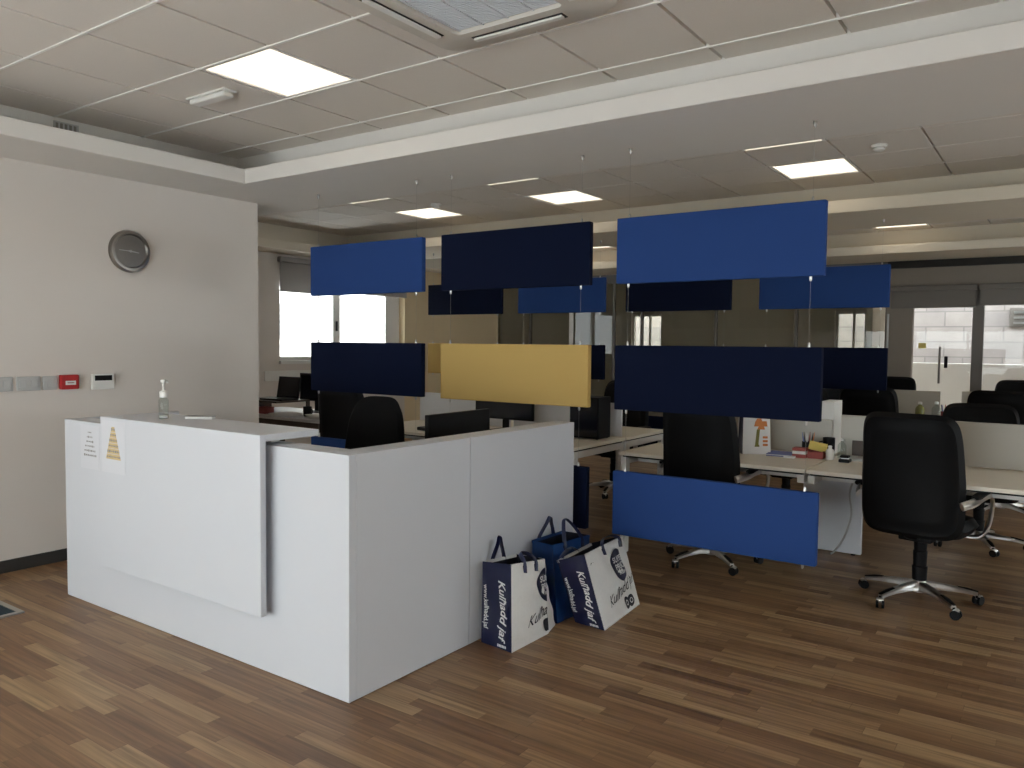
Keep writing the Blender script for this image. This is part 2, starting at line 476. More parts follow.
# far glass partition and the room behind it
YP = 1.95
mb = MB()
mb.box(XG, XG+.05, YP, YL, 0, .06); mb.box(XG, XG+.05, YP, YL, 2.50, ZS)
for y in (YP+.02, 3.15, 4.33, 5.55, 6.05, 6.84, 7.69): mb.box(XG, XG+.05, y-.02, y+.02, .06, 2.5)
wf = struct(mb.build('window_3', M_darkframe))
MB().box(XG+.02, XG+.032, YP, YL, .06, 2.5).build('window_pane', M_glassdk, wf)
MB().box(XG-.02, XG, 6.80, 6.88, 1.2, 2.5, .003).build('lit_edge_strip', M_whiteplastic, wf)  # white strip whose colour stands in for an edge catching the light
mb = MB()
for y0, y1 in ((YP+.22, 2.75), (3.25, 6.45), (7.1, YL+.25)): mb.box(14.2, 14.4, y0, y1, 0, ZC+.1)
for y0, y1 in ((2.75, 3.25), (6.45, 7.1)): mb.box(14.2, 14.4, y0, y1, 2.12, ZC+.1); mb.box(14.2, 14.4, y0, y1, 0, 1.0)
struct(mb.build('wall_far', M_dkroom))
struct(MB().box(XG+.13, 14.2, YP+.22, YP+.30, 0, ZC+.1).build('wall_far.001', M_dkroom))
struct(MB().box(XG+.05, 14.4, YL, YL+.25, 0, ZC+.1).build('wall_far.002', M_dkroom))
for nm, y0, y1 in (('window_4', 2.75, 3.25), ('window_5', 6.45, 7.1)):
    mb = MB()
    for y in (y0+.02, y0+.42*(y1-y0), y1-.02): mb.box(14.25, 14.3, y-.02, y+.02, 1.0, 2.12)
    mb.box(14.25, 14.3, y0, y1, 1.0, 1.05); mb.box(14.25, 14.3, y0, y1, 2.07, 2.12)
    wf = struct(mb.build(nm, M_whiteplastic))
    MB().box(14.27, 14.28, y0, y1, 1.0, 2.12).build('window_pane', M_glass, wf)
# far terrace doors
mb = MB()
mb.box(XG, XG+.12, YR, YP, 2.30, ZS); mb.box(XG, XG+.12, 1.66, YP, 0, 2.3)
struct(mb.build('wall_far.003', M_taupe))
struct(MB().box(XG-.06, XG, YR, YP+.02, 2.545, 2.635).build('trim_7', M_dark))
mb = MB()
mb.box(XG+.03, XG+.10, .86, .985, 0, 2.3); mb.box(XG+.03, XG+.10, -1.5, 1.66, 2.22, 2.3)
mb.box(XG+.03, XG+.10, -.45, -.38, 0, 2.3)
mb.box(XG+.03, XG+.10, -.38, .86, .0, .06)
wf = struct(mb.build('window_6', M_darkframe))
MB().box(XG+.06, XG+.07, -1.5, .86, .0, 2.22).build('window_pane', M_glass, wf)
struct(MB().box(XG, XG+.12, YR, -1.5, 0, 2.3).build('wall_far.004', M_taupe))
dr = MB(); dr.box(XG+.055, XG+.067, .995, 1.65, .01, 2.22)
dr = struct(dr.build('door_1', M_glass))
mb = MB(); mb.tube([(XG+.01, 1.335, 1.05), (XG+.01, 1.335, 1.52)], .014, 10)
for z in (1.12, 1.45): mb.tube([(XG+.01, 1.335, z), (XG+.056, 1.335, z)], .007, 8)
MB.build(mb, 'door_handle', M_darkframe, dr, True)
MB().box(XG+.03, XG+.056, 1.245, 1.285, 1.25, 1.40, .006).build('door_lock', M_black, dr)
MB().box(XG+.052, XG+.0548, 1.50, 1.59, 1.50, 1.57).build('warning_sticker', M_yel, dr)
mb = MB(); mb.box(11.42, 11.44, YP-.01, YP+.01, 1.2, 1.95); dh = mb
dh.build('door_pull', M_alu, struct(MB().box(XG-.004, XG, YP-.03, YP+.03, 0, 2.5).build('trim_8', M_taupe)))

# ------------------------------------------------------------------ outdoors beyond the glass
struct(MB().box(14.4, 22, -6, 14, -.2, -.02).build('ground', M_facade))
struct(MB().box(XG+.12, 14.4, -6, YP+.22, -.2, -.02).build('ground.001', M_facade))
o = MB().box(15.0, 15.15, -6, 8, -.02, 1.255, .01).build('terrace_parapet', M_facade)
tag(o, 'low white parapet wall outside the glass doors', 'wall')
t = thing('stone_building', 'pale stone block building seen outside through the glass doors', 'building', (16, 0, 0))
MB().box(0, .4, -6, 9, -.1, 7).build('stone_wall', M_stone, t)
mb = MB(); mb.box(-.05, .0, .10, .82, 1.89, 2.21, .01)
wn = mb.build('window', M_darkframe, t)
mb = MB()
for z in (1.93, 2.02, 2.11): mb.box(-.07, -.05, .16, .76, z, z+.035)
mb.build('louvre', M_alu, wn)
t = thing('apartment_building', 'bright pale building across the street seen through the left window', 'building', (11, 16, 0))
MB().box(-8, 8, 0, .5, -3, 9).build('facade', M_facade, t)
for x in (1.62, 5.12):
    mb = MB()
    mb.box(x-.22, x+.22, -.05, 0, 1.55, 2.45, .01)
    mb.mi = 1
    for z in (1.6, 1.74, 1.88, 2.02, 2.16, 2.30): mb.box(x-.19, x+.19, -.08, -.05, z, z+.08)
    mb.build('shuttered_window', [mat('pink_grey_shutter', (.30, .27, .275, 1), .8), M_blind], t)

# ------------------------------------------------------------------ roller blinds
def blind(name, label, x0, x1, y, zt, zb, m, axis='x'):
    t = thing(name, label, 'blind', ((x0+x1)/2, y, zb) if axis == 'x' else (y, (x0+x1)/2, zb))
    h = (x1-x0)/2
    def B(a0, a1, b0, b1, z0, z1, bev=0):
        return MB().box(a0, a1, b0, b1, z0, z1, bev) if axis == 'x' else MB().box(b0, b1, a0, a1, z0, z1, bev)
    B(-h+.02, h-.02, -.004, .004, .02, zt-zb-.03).build('blind_fabric', m, t)
    B(-h, h, -.035, .035, zt-zb-.07, zt-zb, .012).build('roller_cassette', m, t)
    B(-h+.02, h-.02, -.010, .010, 0, .025, .004).build('bottom_rail', m, t)
    return t
blind('roller_blind', 'grey roller blind half lowered over the left pane of the office window', 6.60, 7.72, YL-.06, 2.60, 2.15, M_blind)
blind('roller_blind', 'grey roller blind on the right pane of the office window, behind a blue panel', 7.80, 9.02, YL-.06, 2.60, 2.19, M_blind)
blind('roller_blind', 'taupe roller blind above the glass terrace door', .935, 1.94, XG-.04, 2.31, 2.02, M_blinddk, 'y')
blind('roller_blind', 'taupe roller blind above the fixed pane right of the terrace door', -.36, .925, XG-.04, 2.31, 2.04, M_blinddk, 'y')

# ------------------------------------------------------------------ ceiling fittings
def ceiling_light(label, x, y, group):
    t = thing('ceiling_light', label, 'ceiling light', (x, y, ZC), 0, group)
    mb = MB()
    for s in (-1, 1):
        mb.box(-.296, .296, s*.296-(.022 if s > 0 else 0), s*.296+(.022 if s < 0 else 0), 0, .03)
        mb.box(s*.296-(.022 if s > 0 else 0), s*.296+(.022 if s < 0 else 0), -.274, .274, 0, .03)
    mb.build('frame', M_grid, t)
    MB().box(-.274, .274, -.274, .274, .010, .016).build('diffuser', M_diff, t)
    return t
L0 = ceiling_light('square lit ceiling panel in the near tiled bay above the reception counter', 2.844, 3.583, 'square ceiling light panels')
L1 = [('square lit ceiling panel in the middle bay, leftmost, above the first blue panel', 6.78, 5.94),
      ('square lit ceiling panel in the middle bay above the top navy panel', 6.78, 4.14),
      ('square lit ceiling panel in the middle bay beside the smoke detector on the right', 6.78, 1.74),
      ('lit ceiling panel in the far bay above the glass doors, right side', 10.25, 1.68),
      ('lit ceiling panel in the far bay, glimpsed between two top hanging panels', 10.25, 5.88)]
L1 += [('thin bright strip of a ceiling light past the beam edge, above the top navy panel', 5.595, 4.14),
       ('thin bright strip of a ceiling light past the beam edge, on the right', 5.595, 1.74),
       ('thin bright strip of a ceiling light past the beam edge, leftmost', 5.595, 5.94)]
for lb, x, y in L1: dup(L0, lb, (x, y, ZC))
dup(L0, 'unseen lit ceiling panel added to brighten the room behind the glass partition', (12.9, 4.6, ZC))  # unseen lamp, added to lift the dark room behind the glass
# air conditioner cassette
t = thing('air_conditioner', 'large white ceiling air conditioner cassette at the top edge', 'air conditioner', (2.585, 2.06, ZC))
hw = .475
mb = MB()
def rr(h, r, n=6):
    out = []
    for cx, cy, a0 in ((h-r, h-r, 0), (-h+r, h-r, pi/2), (-h+r, -h+r, pi), (h-r, -h+r, 1.5*pi)):
        for k in range(n+1): out.append((cx+r*cos(a0+k*pi/2/n), cy+r*sin(a0+k*pi/2/n)))
    return out
o1, o2, i1 = rr(hw, .10), rr(hw-.03, .09), rr(.285, .03)
rings = [[mb.bm.verts.new((x, y, z)) for x, y in R] for R, z in ((o1, 0), (o1, -.02), (o2, -.045), (i1, -.045), (i1, -.02))]
for a, b in zip(rings, rings[1:]):
    n = len(a)
    for k in range(n): mb.bm.faces.new((a[k], a[(k+1) % n], b[(k+1) % n], b[k]))
mb.build('casing', mat('aged_white_plastic', (.66, .62, .56, 1), .5, var=.02), t, True)
mb = MB(); mb.box(-.285, .285, -.285, .285, -.022, -.018)
for k in range(38):
    x = -.28 + k*.0148
    mb.box(x, x+.006, -.283, .283, -.030, -.022)
for k in range(5):
    y = -.27 + k*.135
    mb.box(-.283, .283, y-.003, y+.003, -.032, -.022)
mb.build('intake_grille', M_grille, t)
for k in range(4):
    a = k*pi/2
    mb = MB(); mb.box(.335, .385, -.245, .245, -.0475, -.044)
    mb.mi = 1; mb.box(.342, .372, -.238, .238, -.058, -.0475, .004)
    fl = mb.build('louvre', [M_dark, M_whiteplastic], t); fl.rotation_euler = (0, 0, a)
# emergency light, detectors, vent plate
t = thing('emergency_light', 'white oblong emergency light on the near tiled ceiling beside the square lit panel', 'emergency light', (2.84, 4.20, ZC))
MB().box(-.045, .045, -.19, .19, -.012, 0, .004).build('base_plate', M_whiteplastic, t)
MB().box(-.036, .036, -.17, .17, -.042, -.012, .010).build('lens', M_whiteplastic, t)
def detector(label, x, y):
    t = thing('smoke_detector', label, 'smoke detector', (x, y, ZC))
    MB().lathe([(.055, 0), (.055, -.012), (.048, -.02)], n=24).build('base', M_whiteplastic, t, True)
    MB().lathe([(.040, -.02), (.042, -.034), (.030, -.045), (.012, -.048)], n=24).build('chamber', M_whiteplastic, t, True)
detector('round white smoke detector right of the middle bay light on the right', 6.21, 1.16)
detector('round white smoke detector next to the leftmost light of the middle bay', 6.35, 5.47)
t = thing('vent_plate', 'small grey vent plate on the dark upstand above the left wall', 'vent', (2.62, 5.49, 2.865))
MB().box(-.08, .08, -.012, 0, 0, .07, .003).build('plate', M_greyplastic, t)
mb = MB()
for k in range(5): mb.box(-.07+k*.029, -.055+k*.029, -.016, -.012, .012, .058)
mb.build('slat', M_steel, t)

# ------------------------------------------------------------------ hanging acoustic panels
def panel(label, x, y0, y1, z0, m, group):
    W, H, T = y1-y0, .38, .045
    t = thing('hanging_panel', label, 'hanging panel', (x, (y0+y1)/2, z0), 0, group)
    MB().box(-T/2, T/2, -W/2, W/2, 0, H, .006).build('felt_board', m, t, True)
    for s in (-1, 1):
        for z, d in ((0, -1), (H, 1)):
            mb = MB(); mb.lathe([(.007, 0), (.007, d*.016), (.004, d*.024)], c=(0, s*(W/2-.07), z), n=10)
            mb.build('cable_clamp', M_chrome, t, True)
    return t
G1, G2 = 'felt panels of the near hanging screen', 'felt panels of the far hanging screen'
F = [(3.70, 4.86), (2.36, 3.525), (1.01, 2.18)]
R = [(5.535, 6.695), (4.145, 5.295), (2.735, 3.89), (1.30, 2.455)]
T1, T2, T3 = 1.86, 1.12, .375
XF, XR = 4.17, 7.65
panel('blue felt panel, top left of the near hanging screen', XF, *F[0], T1, M_blue, G1)
panel('large navy felt panel, top middle of the near hanging screen', XF, *F[1], T1, M_navy, G1)
panel('large bright blue felt panel, top right of the near hanging screen', XF, *F[2], T1, M_blue, G1)
panel('navy felt panel, left of the middle tier of the near hanging screen', XF, *F[0], T2, M_navy, G1)
panel('large yellow felt panel in the centre of the near hanging screen', XF, *F[1], T2, M_yellow, G1)
panel('large navy felt panel under the top right blue one, near hanging screen', XF, *F[2], T2, M_navy, G1)
panel('blue felt panel whose top edge shows behind the reception desk', XF, *F[0], T3, M_blue, G1)
panel('navy felt panel peeking out past the end of the reception desk', XF, *F[1], T3, M_navy, G1)
panel('large blue felt panel hanging low near the floor by the shopping bags', XF, *F[2], T3, M_blue, G1)
panel('small navy felt panel in the far screen, leftmost of its top tier', XR, *R[0], T1, M_navy, G2)
panel('small blue felt panel in the far screen below the top navy panel', XR, *R[1], T1, M_blue, G2)
panel('small navy felt panel in the far screen below the bright blue panel', XR, *R[2], T1, M_navy, G2)
panel('small blue felt panel in the far screen, rightmost of its top tier', XR, *R[3], T1, M_blue, G2)
panel('small yellow felt panel left of the large yellow one, far screen', XR, *R[0], T2, M_yellow, G2)
panel('small navy felt panel in the far screen right of the large yellow panel', XR, *R[1], T2, M_navy, G2)
panel('yellow felt panel in the far screen, only its top edge showing above navy', XR, *R[2], T2, M_yellow, G2)
panel('small navy felt panel in the far screen, rightmost of its middle tier', XR, *R[3], T2, M_navy, G2)
panel('navy felt panel low in the far screen behind the bench desks', XR, *R[2], T3, M_navy, G2)
def cable(label, x, y, zb, group):
    t = thing('suspension_cable', label, 'cable', (x, y, ZS), 0, group)
    MB().lathe([(.010, 0), (.010, -.012), (.005, -.03)], n=10).build('ceiling_hook', M_steel, t, True)
    # cable in gaps only: it runs on each side of every board
    segs = [(ZS-.03, T1+.404), (T1-.024, T2+.404)]
    if zb < T2: segs.append((T2-.024, T3+.404))
    for a, b in segs: MB().tube([(0, 0, a-ZS), (0, 0, b-ZS)], .0006, 6).build('wire', M_wire, t)
nm = ['first', 'second', 'third']
for k, (a, b) in enumerate(F):
    pos = ['left', 'middle', 'right'][k]
    cable('thin steel cable at the left end of the near screen\'s %s column' % pos, XF, b-.07, T3, 'hanging screen cables')
    cable('thin steel cable at the right end of the near screen\'s %s column' % pos, XF, a+.07, T3, 'hanging screen cables')
for k, (a, b) in enumerate(R):
    pos = ['leftmost', 'second', 'third', 'rightmost'][k]
    cable('thin steel cable at the left end of the far screen\'s %s column' % pos, XR, b-.07, T3 if k == 2 else T2, 'hanging screen cables')
    cable('thin steel cable at the right end of the far screen\'s %s column' % pos, XR, a+.07, T3 if k == 2 else T2, 'hanging screen cables')

# ------------------------------------------------------------------ reception desk
DX, DY, DH = 2.230, 2.380, 1.04
t = thing('reception_desk', 'white L-shaped reception desk with a raised counter', 'reception desk', (DX, DY, 0))
LY, LX = 4.75-DY, 4.03-DX
MB().box(0, .04, 0, LY, .003, DH-.001, .0015, 1).build('front_panel', M_white, t)
MB().box(.0405, .80, 0, .04, .003, DH-.001, .0015, 1).build('side_panel', M_white, t)
MB().box(.8035, LX, 0, .04, .003, DH-.001, .0015, 1).build('side_panel', M_white, t)
MB().box(.0405, .70, LY-.04, LY, .003, DH-.001, .0015, 1).build('end_panel', M_white, t)
MB().box(LX-.04, LX, .0405, .70, .006, .72, .0015, 1).build('end_panel', M_white, t)
mb = MB(); mb.box(.04, .13, .04, LY-.04, DH-.03, DH, .0015, 1); mb.box(.13, LX, .04, .13, DH-.03, DH, .0015, 1)
mb.build('ledge', M_white, t)
mb = MB(); mb.box(.012, .03, .012, LY-.012, 0, .003); mb.box(.03, LX-.01, .012, .03, 0, .003); mb.box(.04, .7, LY-.03, LY-.012, 0, .003)
mb.build('plinth', M_base, t)
mb = MB(); mb.box(.05, .70, .13, LY-.05, .715, .74, .002, 1); mb.box(.70, LX-.001, .05, .70, .715, .74, .002, 1)
mb.build('inner_worktop', M_desk, t)
CY0, CY1 = 2.855-DY, 4.20-DY
mb = MB(); mb.box(-.075, -.045, CY0, CY1, .285, 1.092, .0015, 1)
mb.build('counter_front', M_white, t)
mb = MB(); mb.box(-.0445, .255, CY0, CY1, 1.062, 1.092, .0015, 1)
mb.build('counter_top', M_white, t)
for y in (CY0+.12, (CY0+CY1)/2, CY1-.15):
    MB().box(-.045, 0, y-.03, y+.03, .40, 1.0).build('counter_bracket', M_greyplastic, t)
    MB().box(.06, .11, y-.02, y+.02, DH, 1.062).build('counter_support', M_greyplastic, t)

def poster(label, x, y0, y1, z0, z1, ci, dims):
    """thin sheet taped on a surface facing -x, with a tree-shaped block of small print"""
    t = thing('poster', label, 'poster', (x, (y0+y1)/2, z0))
    h, W = z1-z0, y1-y0
    MB().box(-.0012, 0, -W/2, W/2, 0, h).build('sheet', M_poster, t)
    mb = MB()
    n = 6
    for k in range(n):
        z = h*(.84-.105*k); ww = W*(.16 + .088*k)*dims
        if ci:
            mb.mi = 0; mb.quad((-.0016, ww/2+.004, z-h*.049), (-.0016, -ww/2-.004, z-h*.049), (-.0016, -ww/2+.004, z+h*.049), (-.0016, ww/2-.004, z+h*.049))
        mb.mi = 1
        y = -ww/2
        while y < ww/2-.004:
            l = random.uniform(.006, .018)
            hh = random.uniform(.006, .013)
            zz = z
            mb.quad((-.002, min(y+l, ww/2), zz-hh/2), (-.002, y, zz-hh/2), (-.002, y, zz+hh/2), (-.002, min(y+l, ww/2), zz+hh/2))
            y += l+.005
    mb.build('tree_print', [M_goldprint, M_greyprint], t)
poster('white sheet with grey tree-shaped print at the left end of the desk front', DX, 4.36, 4.565, .775, 1.02, 0, 1.15)
poster('white sheet with gold tree-shaped print on the raised counter front', DX-.075, 3.955, 4.185, .80, 1.075, 1, 1.0)
# things on the counter
t = thing('sanitiser_bottle', 'clear pump bottle of hand gel standing on the raised counter', 'bottle', (2.30, 3.84, 1.092))
MB().lathe([(.021, 0), (.024, .004), (.024, .095), (.021, .103), (.013, .112), (.012, .118)], n=24).build('bottle_body', M_gelclear, t, True)
MB().lathe([(.0215, .006), (.0225, .008), (.0225, .018)], n=24).build('label', M_whiteplastic, t, True)
mb = MB(); mb.lathe([(.019, .112), (.019, .142), (.011, .146), (.007, .150), (.007, .188), (.013, .190), (.014, .203), (.008, .207)], n=16)
mb.tube(arc([(0, 0, .196), (.018, .012, .198), (.034, .022, .196), (.039, .025, .186)], 4), .0055, 8)
mb.build('pump', M_whiteplastic, t, True)
t = thing('leaflet_pad', 'thin dark grey pad lying on the raised counter beside the pump bottle', 'pad', (2.42, 3.70, 1.092), radians(28))
MB().box(-.02, .02, -.075, .075, 0, .012, .002).build('page_block', M_paper, t)
MB().box(-.021, .021, -.076, .076, .0125, .015).build('cover', M_greyprint, t)

# ------------------------------------------------------------------ left wall fittings
t = thing('wall_clock', 'round brushed metal clock on the left wall', 'clock', (3.055, WY, 2.135), 0)
MB().lathe([(.150, 0), (.152, -.015), (.140, -.038), (.122, -.040), (.114, -.024)], axis='y', n=56).build('rim', M_steel, t, True)
MB().lathe([(.113, -.010), (.113, -.020)], axis='y', n=56).build('dial', mat('dial_metal', (.20, .19, .17, 1), .32, 1, var=.08), t)
mb = MB()
for a, l, wd in ((radians(97), .062, .0055), (radians(-88), .085, .004)):
    d = Vector((sin(a), 0, cos(a))); n = Vector((cos(a), 0, -sin(a)))
    p = Vector((0, -.026, 0))
    mb.quad(p-n*wd-d*.015, p+n*wd-d*.015, p+n*wd*.5+d*l, p-n*wd*.5+d*l)
    mb.quad(*[q+Vector((0, -.002, 0)) for q in (p-n*wd-d*.015, p-n*wd*.5+d*l, p+n*wd*.5+d*l, p+n*wd-d*.015)])
mb.lathe([(.009, -.020), (.009, -.030)], axis='y', n=16)
mb.build('hand', M_chrome, t)
mb = MB()
for k in range(12):
    a = k*pi/6
    d = Vector((sin(a), 0, cos(a))); n = Vector((cos(a), 0, -sin(a))); p = Vector((0, -.0205, 0))
    mb.quad(p+d*.094-n*.002, p+d*.094+n*.002, p+d*.107+n*.002, p+d*.107-n*.002)
mb.build('hour_mark', M_chrome, t)
def plate(label, x0, x1, n):
    t = thing('socket_plate', label, 'socket', ((x0+x1)/2, WY, 1.165), 0, 'grey socket plates on the left wall')
    W = x1-x0
    MB().box(-W/2, W/2, -.012, 0, 0, .092, .004).build('faceplate', M_greyplastic, t)
    for k in range(n):
        x = -W/2 + (k+.5)*W/n
        mb = MB(); mb.box(x-.022, x+.022, -.016, -.0125, .02, .072, .003)
        mb.build('socket_insert', M_greyplastic, t)
plate('double grey socket plate on the left wall, at the picture edge', 2.13, 2.275, 2)
plate('double grey socket plate on the left wall, middle of the row', 2.295, 2.44, 2)
plate('single grey socket plate on the left wall beside the red call point', 2.455, 2.545, 1)
t = thing('fire_alarm_call_point', 'red fire alarm call point on the left wall', 'fire alarm', (2.615, WY, 1.165))
MB().box(-.058, .058, -.045, 0, 0, .098, .008).build('housing', M_red, t)
MB().box(-.034, .034, -.0475, -.0452, .030, .058, .001).build('glass_plate', M_paper, t)
MB().box(-.022, .022, -.0485, -.0476, .042, .047).build('marking', M_red2, t)
t = thing('thermostat', 'white wall thermostat with a dark display, right of the red call point', 'thermostat', (2.845, WY, 1.155))
MB().box(-.078, .078, -.028, 0, 0, .108, .006).build('housing', M_whiteplastic, t)
MB().box(-.060, .060, -.0295, -.0282, .062, .098).build('display', M_black, t)

# ------------------------------------------------------------------ floor mat
t = thing('floor_mat', 'dark teal entrance mat in a metal frame on the floor at lower left', 'mat', (1.42, 5.05, 0))
MB().box(-.49, .49, -.40, .40, .0005, .006).build('carpet', M_mat, t)
mb = MB()
mb.box(-.52, .52, -.43, -.40, .0005, .009); mb.box(-.52, .52, .40, .43, .0005, .009); mb.box(-.52, -.49, -.40, .40, .0005, .009); mb.box(.49, .52, -.40, .40, .0005, .009)
mb.build('frame', M_alu, t)

# ------------------------------------------------------------------ shopping bags
def lerp(a, b, t): return a+(b-a)*t
def bag(name, label, bot, top, mats, loc, fold=None, texts=True, handle=True, inward=.05):
    """bot/top: 4 corner points each, order: near corner, right corner, back right, back left (gusset runs back-left -> near)"""
    B = [Vector(p)-Vector(loc) for p in bot]; T = [Vector(p)-Vector(loc) for p in top]
    t = thing(name, label, 'shopping bag', loc)
    def wr(p, k):
        return p + Vector((sin(p.z*31+k)*.0045+sin(p.x*45+p.z*17+k*2)*.0045, sin(p.x*38+p.z*23+k)*.003 + sin(p.z*61+p.x*9)*.002, 0))
    def face(i, j, bulge=0, k=0):
        def fn(u, v):
            p = lerp(lerp(B[i], B[j], u), lerp(T[i], T[j], u), v)
            n = (B[j]-B[i]).cross(T[i]-B[i]).normalized()
            e = min(1, u*8, (1-u)*8, v*8, (1-v)*10)
            q = p + n*bulge*sin(pi*u)*sin(pi*min(1, v*1.05))
            return lerp(q, wr(q, k), max(0, e))
        n = (B[j]-B[i]).cross(T[i]-B[i]).normalized()
        return fn, n
    ffront, nf = face(0, 1, .012, 1)
    fgus, ng = face(3, 0, -.022, 2)
    fback, nb = face(1+1, 3, .010, 3)
    fright, nr = face(1, 2, -.022, 4)
    def shell(fn, n, mi_out, nm, edge=None):
        mb = MB()
        mb.sheet(fn, 18, 22)
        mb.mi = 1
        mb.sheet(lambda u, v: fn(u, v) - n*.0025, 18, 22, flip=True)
        mb.mi = 0
        return mb.build(nm, [mi_out, M_bagin], t, True)
    shell(ffront, nf, mats[0], 'front_face'); g = shell(fgus, ng, mats[1], 'gusset')
    shell(fback, nb, mats[0], 'back_face'); shell(fright, nr, mats[1], 'gusset')
    mb = MB(); mb.sheet(lambda u, v: lerp(lerp(B[0], B[1], u), lerp(B[3], B[2], u), v) + Vector((0, 0, .004)), 4, 4)
    mb.build('bag_base', M_bagin, t)
    # rim tape and stuff inside
    mb = MB(); off = .003
    for (fn, n) in ((ffront, nf), (fback, nb)):
        mb.sheet(lambda u, v, fn=fn, n=n: fn(u, .965+.037*v) + n*off, 18, 1)
        mb.sheet(lambda u, v, fn=fn, n=n: fn(u, .965+.037*v) - n*.005, 18, 1, True)
    mb.build('rim_tape', mats[0], t, True)
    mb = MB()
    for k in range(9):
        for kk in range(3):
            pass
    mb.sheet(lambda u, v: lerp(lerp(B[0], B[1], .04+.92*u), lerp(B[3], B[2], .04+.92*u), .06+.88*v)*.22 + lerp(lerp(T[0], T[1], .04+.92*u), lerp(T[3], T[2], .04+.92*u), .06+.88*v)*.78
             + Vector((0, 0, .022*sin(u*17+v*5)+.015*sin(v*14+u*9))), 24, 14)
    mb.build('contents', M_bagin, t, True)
    # straps
    for fn, n, hh, nm in ((ffront, nf, handle[0], 'strap'), (fback, nb, handle[1], 'strap')):
        a, b = fn(handle[2], 1), fn(handle[3], 1)
        a0, b0 = fn(handle[2], .88), fn(handle[3], .88)
        mid = (a+b)/2 + Vector((0, 0, hh[0])) + Vector((hh[1], hh[2], 0))
        pts = arc([a0+n*.006, a+n*.006, lerp(a, mid, .55)+Vector((-.008, 0, .012)), mid, lerp(b, mid, .55)+Vector((.008, 0, .012)), b+n*.006, b0+n*.006], 6)
        mb = MB(); mb.tube(pts, .013, 8, flat=(.22, 1)); mb.build(nm, mats[2], t, True)
    return t, (ffront, nf), (fgus, ng)
def front_print(t, fn, n, umax=2, bmax=2, script='Kulħadd jaf', words=('SUPER', 'PRICE', 'FRESH'), cu=.78, su0=.6, W=.31, H=.42):
    P = lambda u, v, o=.0035: fn(max(0, min(1, u)), v) + n*o
    su, sv = 1/W, 1/H
    # leaf-shaped navy badge, folded away at bmax
    mb = MB(); c = (cu, .68); N = 40
    cen = mb.bm.verts.new(P(min(c[0], bmax)-.04, c[1]))
    ring = []
    for k in range(N):
        a = 2*pi*k/N
        x, y = .095*cos(a), .088*sin(a)
        if y < 0: x *= 1-.55*(-y/.088)**3; y *= 1.15
        ring.append(mb.bm.verts.new(P(min(bmax, c[0]+x*su), c[1]+y*sv)))
    for k in range(N):
        try: mb.bm.faces.new((cen, ring[k], ring[(k+1) % N]))
        except ValueError: pass
    mb.build('badge', M_bagn, t)
    mb = MB()
    for wd, yy, sz in zip(words, (.030, -.012, -.050), (.046, .046, .026)):
        put_text(mb, wd, sz, lambda x, y, yy=yy: P(c[0]+x*su, c[1]+(y+yy)*sv, .006), bold=True, ulim=(bmax-c[0])/su if bmax < 2 else None)
    mb.build('badge_lettering', M_bagw, t)
    mb = MB()
    put_text(mb, script, .085, lambda x, y: P(su0+x*su*.9, .34+(y+x*.16)*sv, .0045), shear=.35, ulim=(umax-su0)/su/.9 if umax < 2 else None)
    # rounded double badge at the foot
    mb.build('script_lettering', M_bagin, t)
    mb = MB()
    for dx in (-.026, .026):
        cc = (min(umax, cu+.02+dx*su), .14)
        cen = mb.bm.verts.new(P(cc[0], cc[1], .0045))
        ring = [mb.bm.verts.new(P(min(umax, cc[0]+.034*cos(2*pi*k/20)*su), cc[1]+.036*sin(2*pi*k/20)*sv, .0045)) for k in range(20)]
        for k in range(20):
            try: mb.bm.faces.new((cen, ring[k], ring[(k+1) % 20]))
            except ValueError: pass
    mb.build('foot_badge', M_bagin, t)
    mb = MB()
    for dx in (-.026, .026):
        cc = (cu+.02+dx*su, .14)
        if cc[0]+.02*su > umax: continue
        for (a, b) in ((.011, .016),):
            for k in range(14):
                p, q = 2*pi*k/14, 2*pi*(k+1)/14
                mb.quad(P(cc[0]+a*cos(p)*su, cc[1]+a*sin(p)*sv, .0065), P(cc[0]+b*cos(p)*su, cc[1]+b*sin(p)*sv, .0065), P(cc[0]+b*cos(q)*su, cc[1]+b*sin(q)*sv, .0065), P(cc[0]+a*cos(q)*su, cc[1]+a*sin(q)*sv, .0065))
    if len(mb.bm.verts): mb.build('foot_emblem', M_bagw, t)
def gusset_print(t, fn, n, W, H, side='Kulħadd jaf', cu=.66):
    P = lambda u, v, o=.005: fn(max(0, min(1, u)), max(0, min(1, v))) + n*o
    mb = MB()
    # text reads downwards: text x -> -v, text y -> +u
    put_text(mb, side, .072, lambda x, y: P(cu+y/W, .46-x*.88/H), shear=.25, bold=True)
    mb.build('side_lettering', M_bagw, t)
    mb = MB()
    put_text(mb, 'www.kulhadd.jaf', .034, lambda x, y: P(.13+y/W, .46-x/H), bold=True)
    mb.build('web_address', M_bagw, t)
    mb = MB()
    for k in range(6):
        mb.quad(P(.55+.05*k, .025), P(.59+.05*k, .025), P(.59+.05*k, .055), P(.55+.05*k, .055))
    mb.build('foot_print', M_bagw, t)
b1 = (3.07, 2.15, 0)
tb, ff, gg = bag('shopping_bag', 'white and navy shopping bag standing nearest against the reception desk side', [(3.075, 2.15, 0), (3.40, 2.145, 0), (3.42, 2.355, 0), (3.10, 2.355, 0)],
                 [(3.085, 2.165, .43), (3.36, 2.15, .40), (3.38, 2.34, .39), (3.105, 2.355, .41)], (M_bagw, M_bagn, M_bagn), b1, handle=((.035, -.0, .05), (.125, -.04, -.03), .35, .68))
front_print(tb, *ff, umax=.99, bmax=.995, cu=1.0, su0=.95, W=.32)
gusset_print(tb, *gg, W=.205, H=.42)
mb = MB()     # side flap folded back at the right
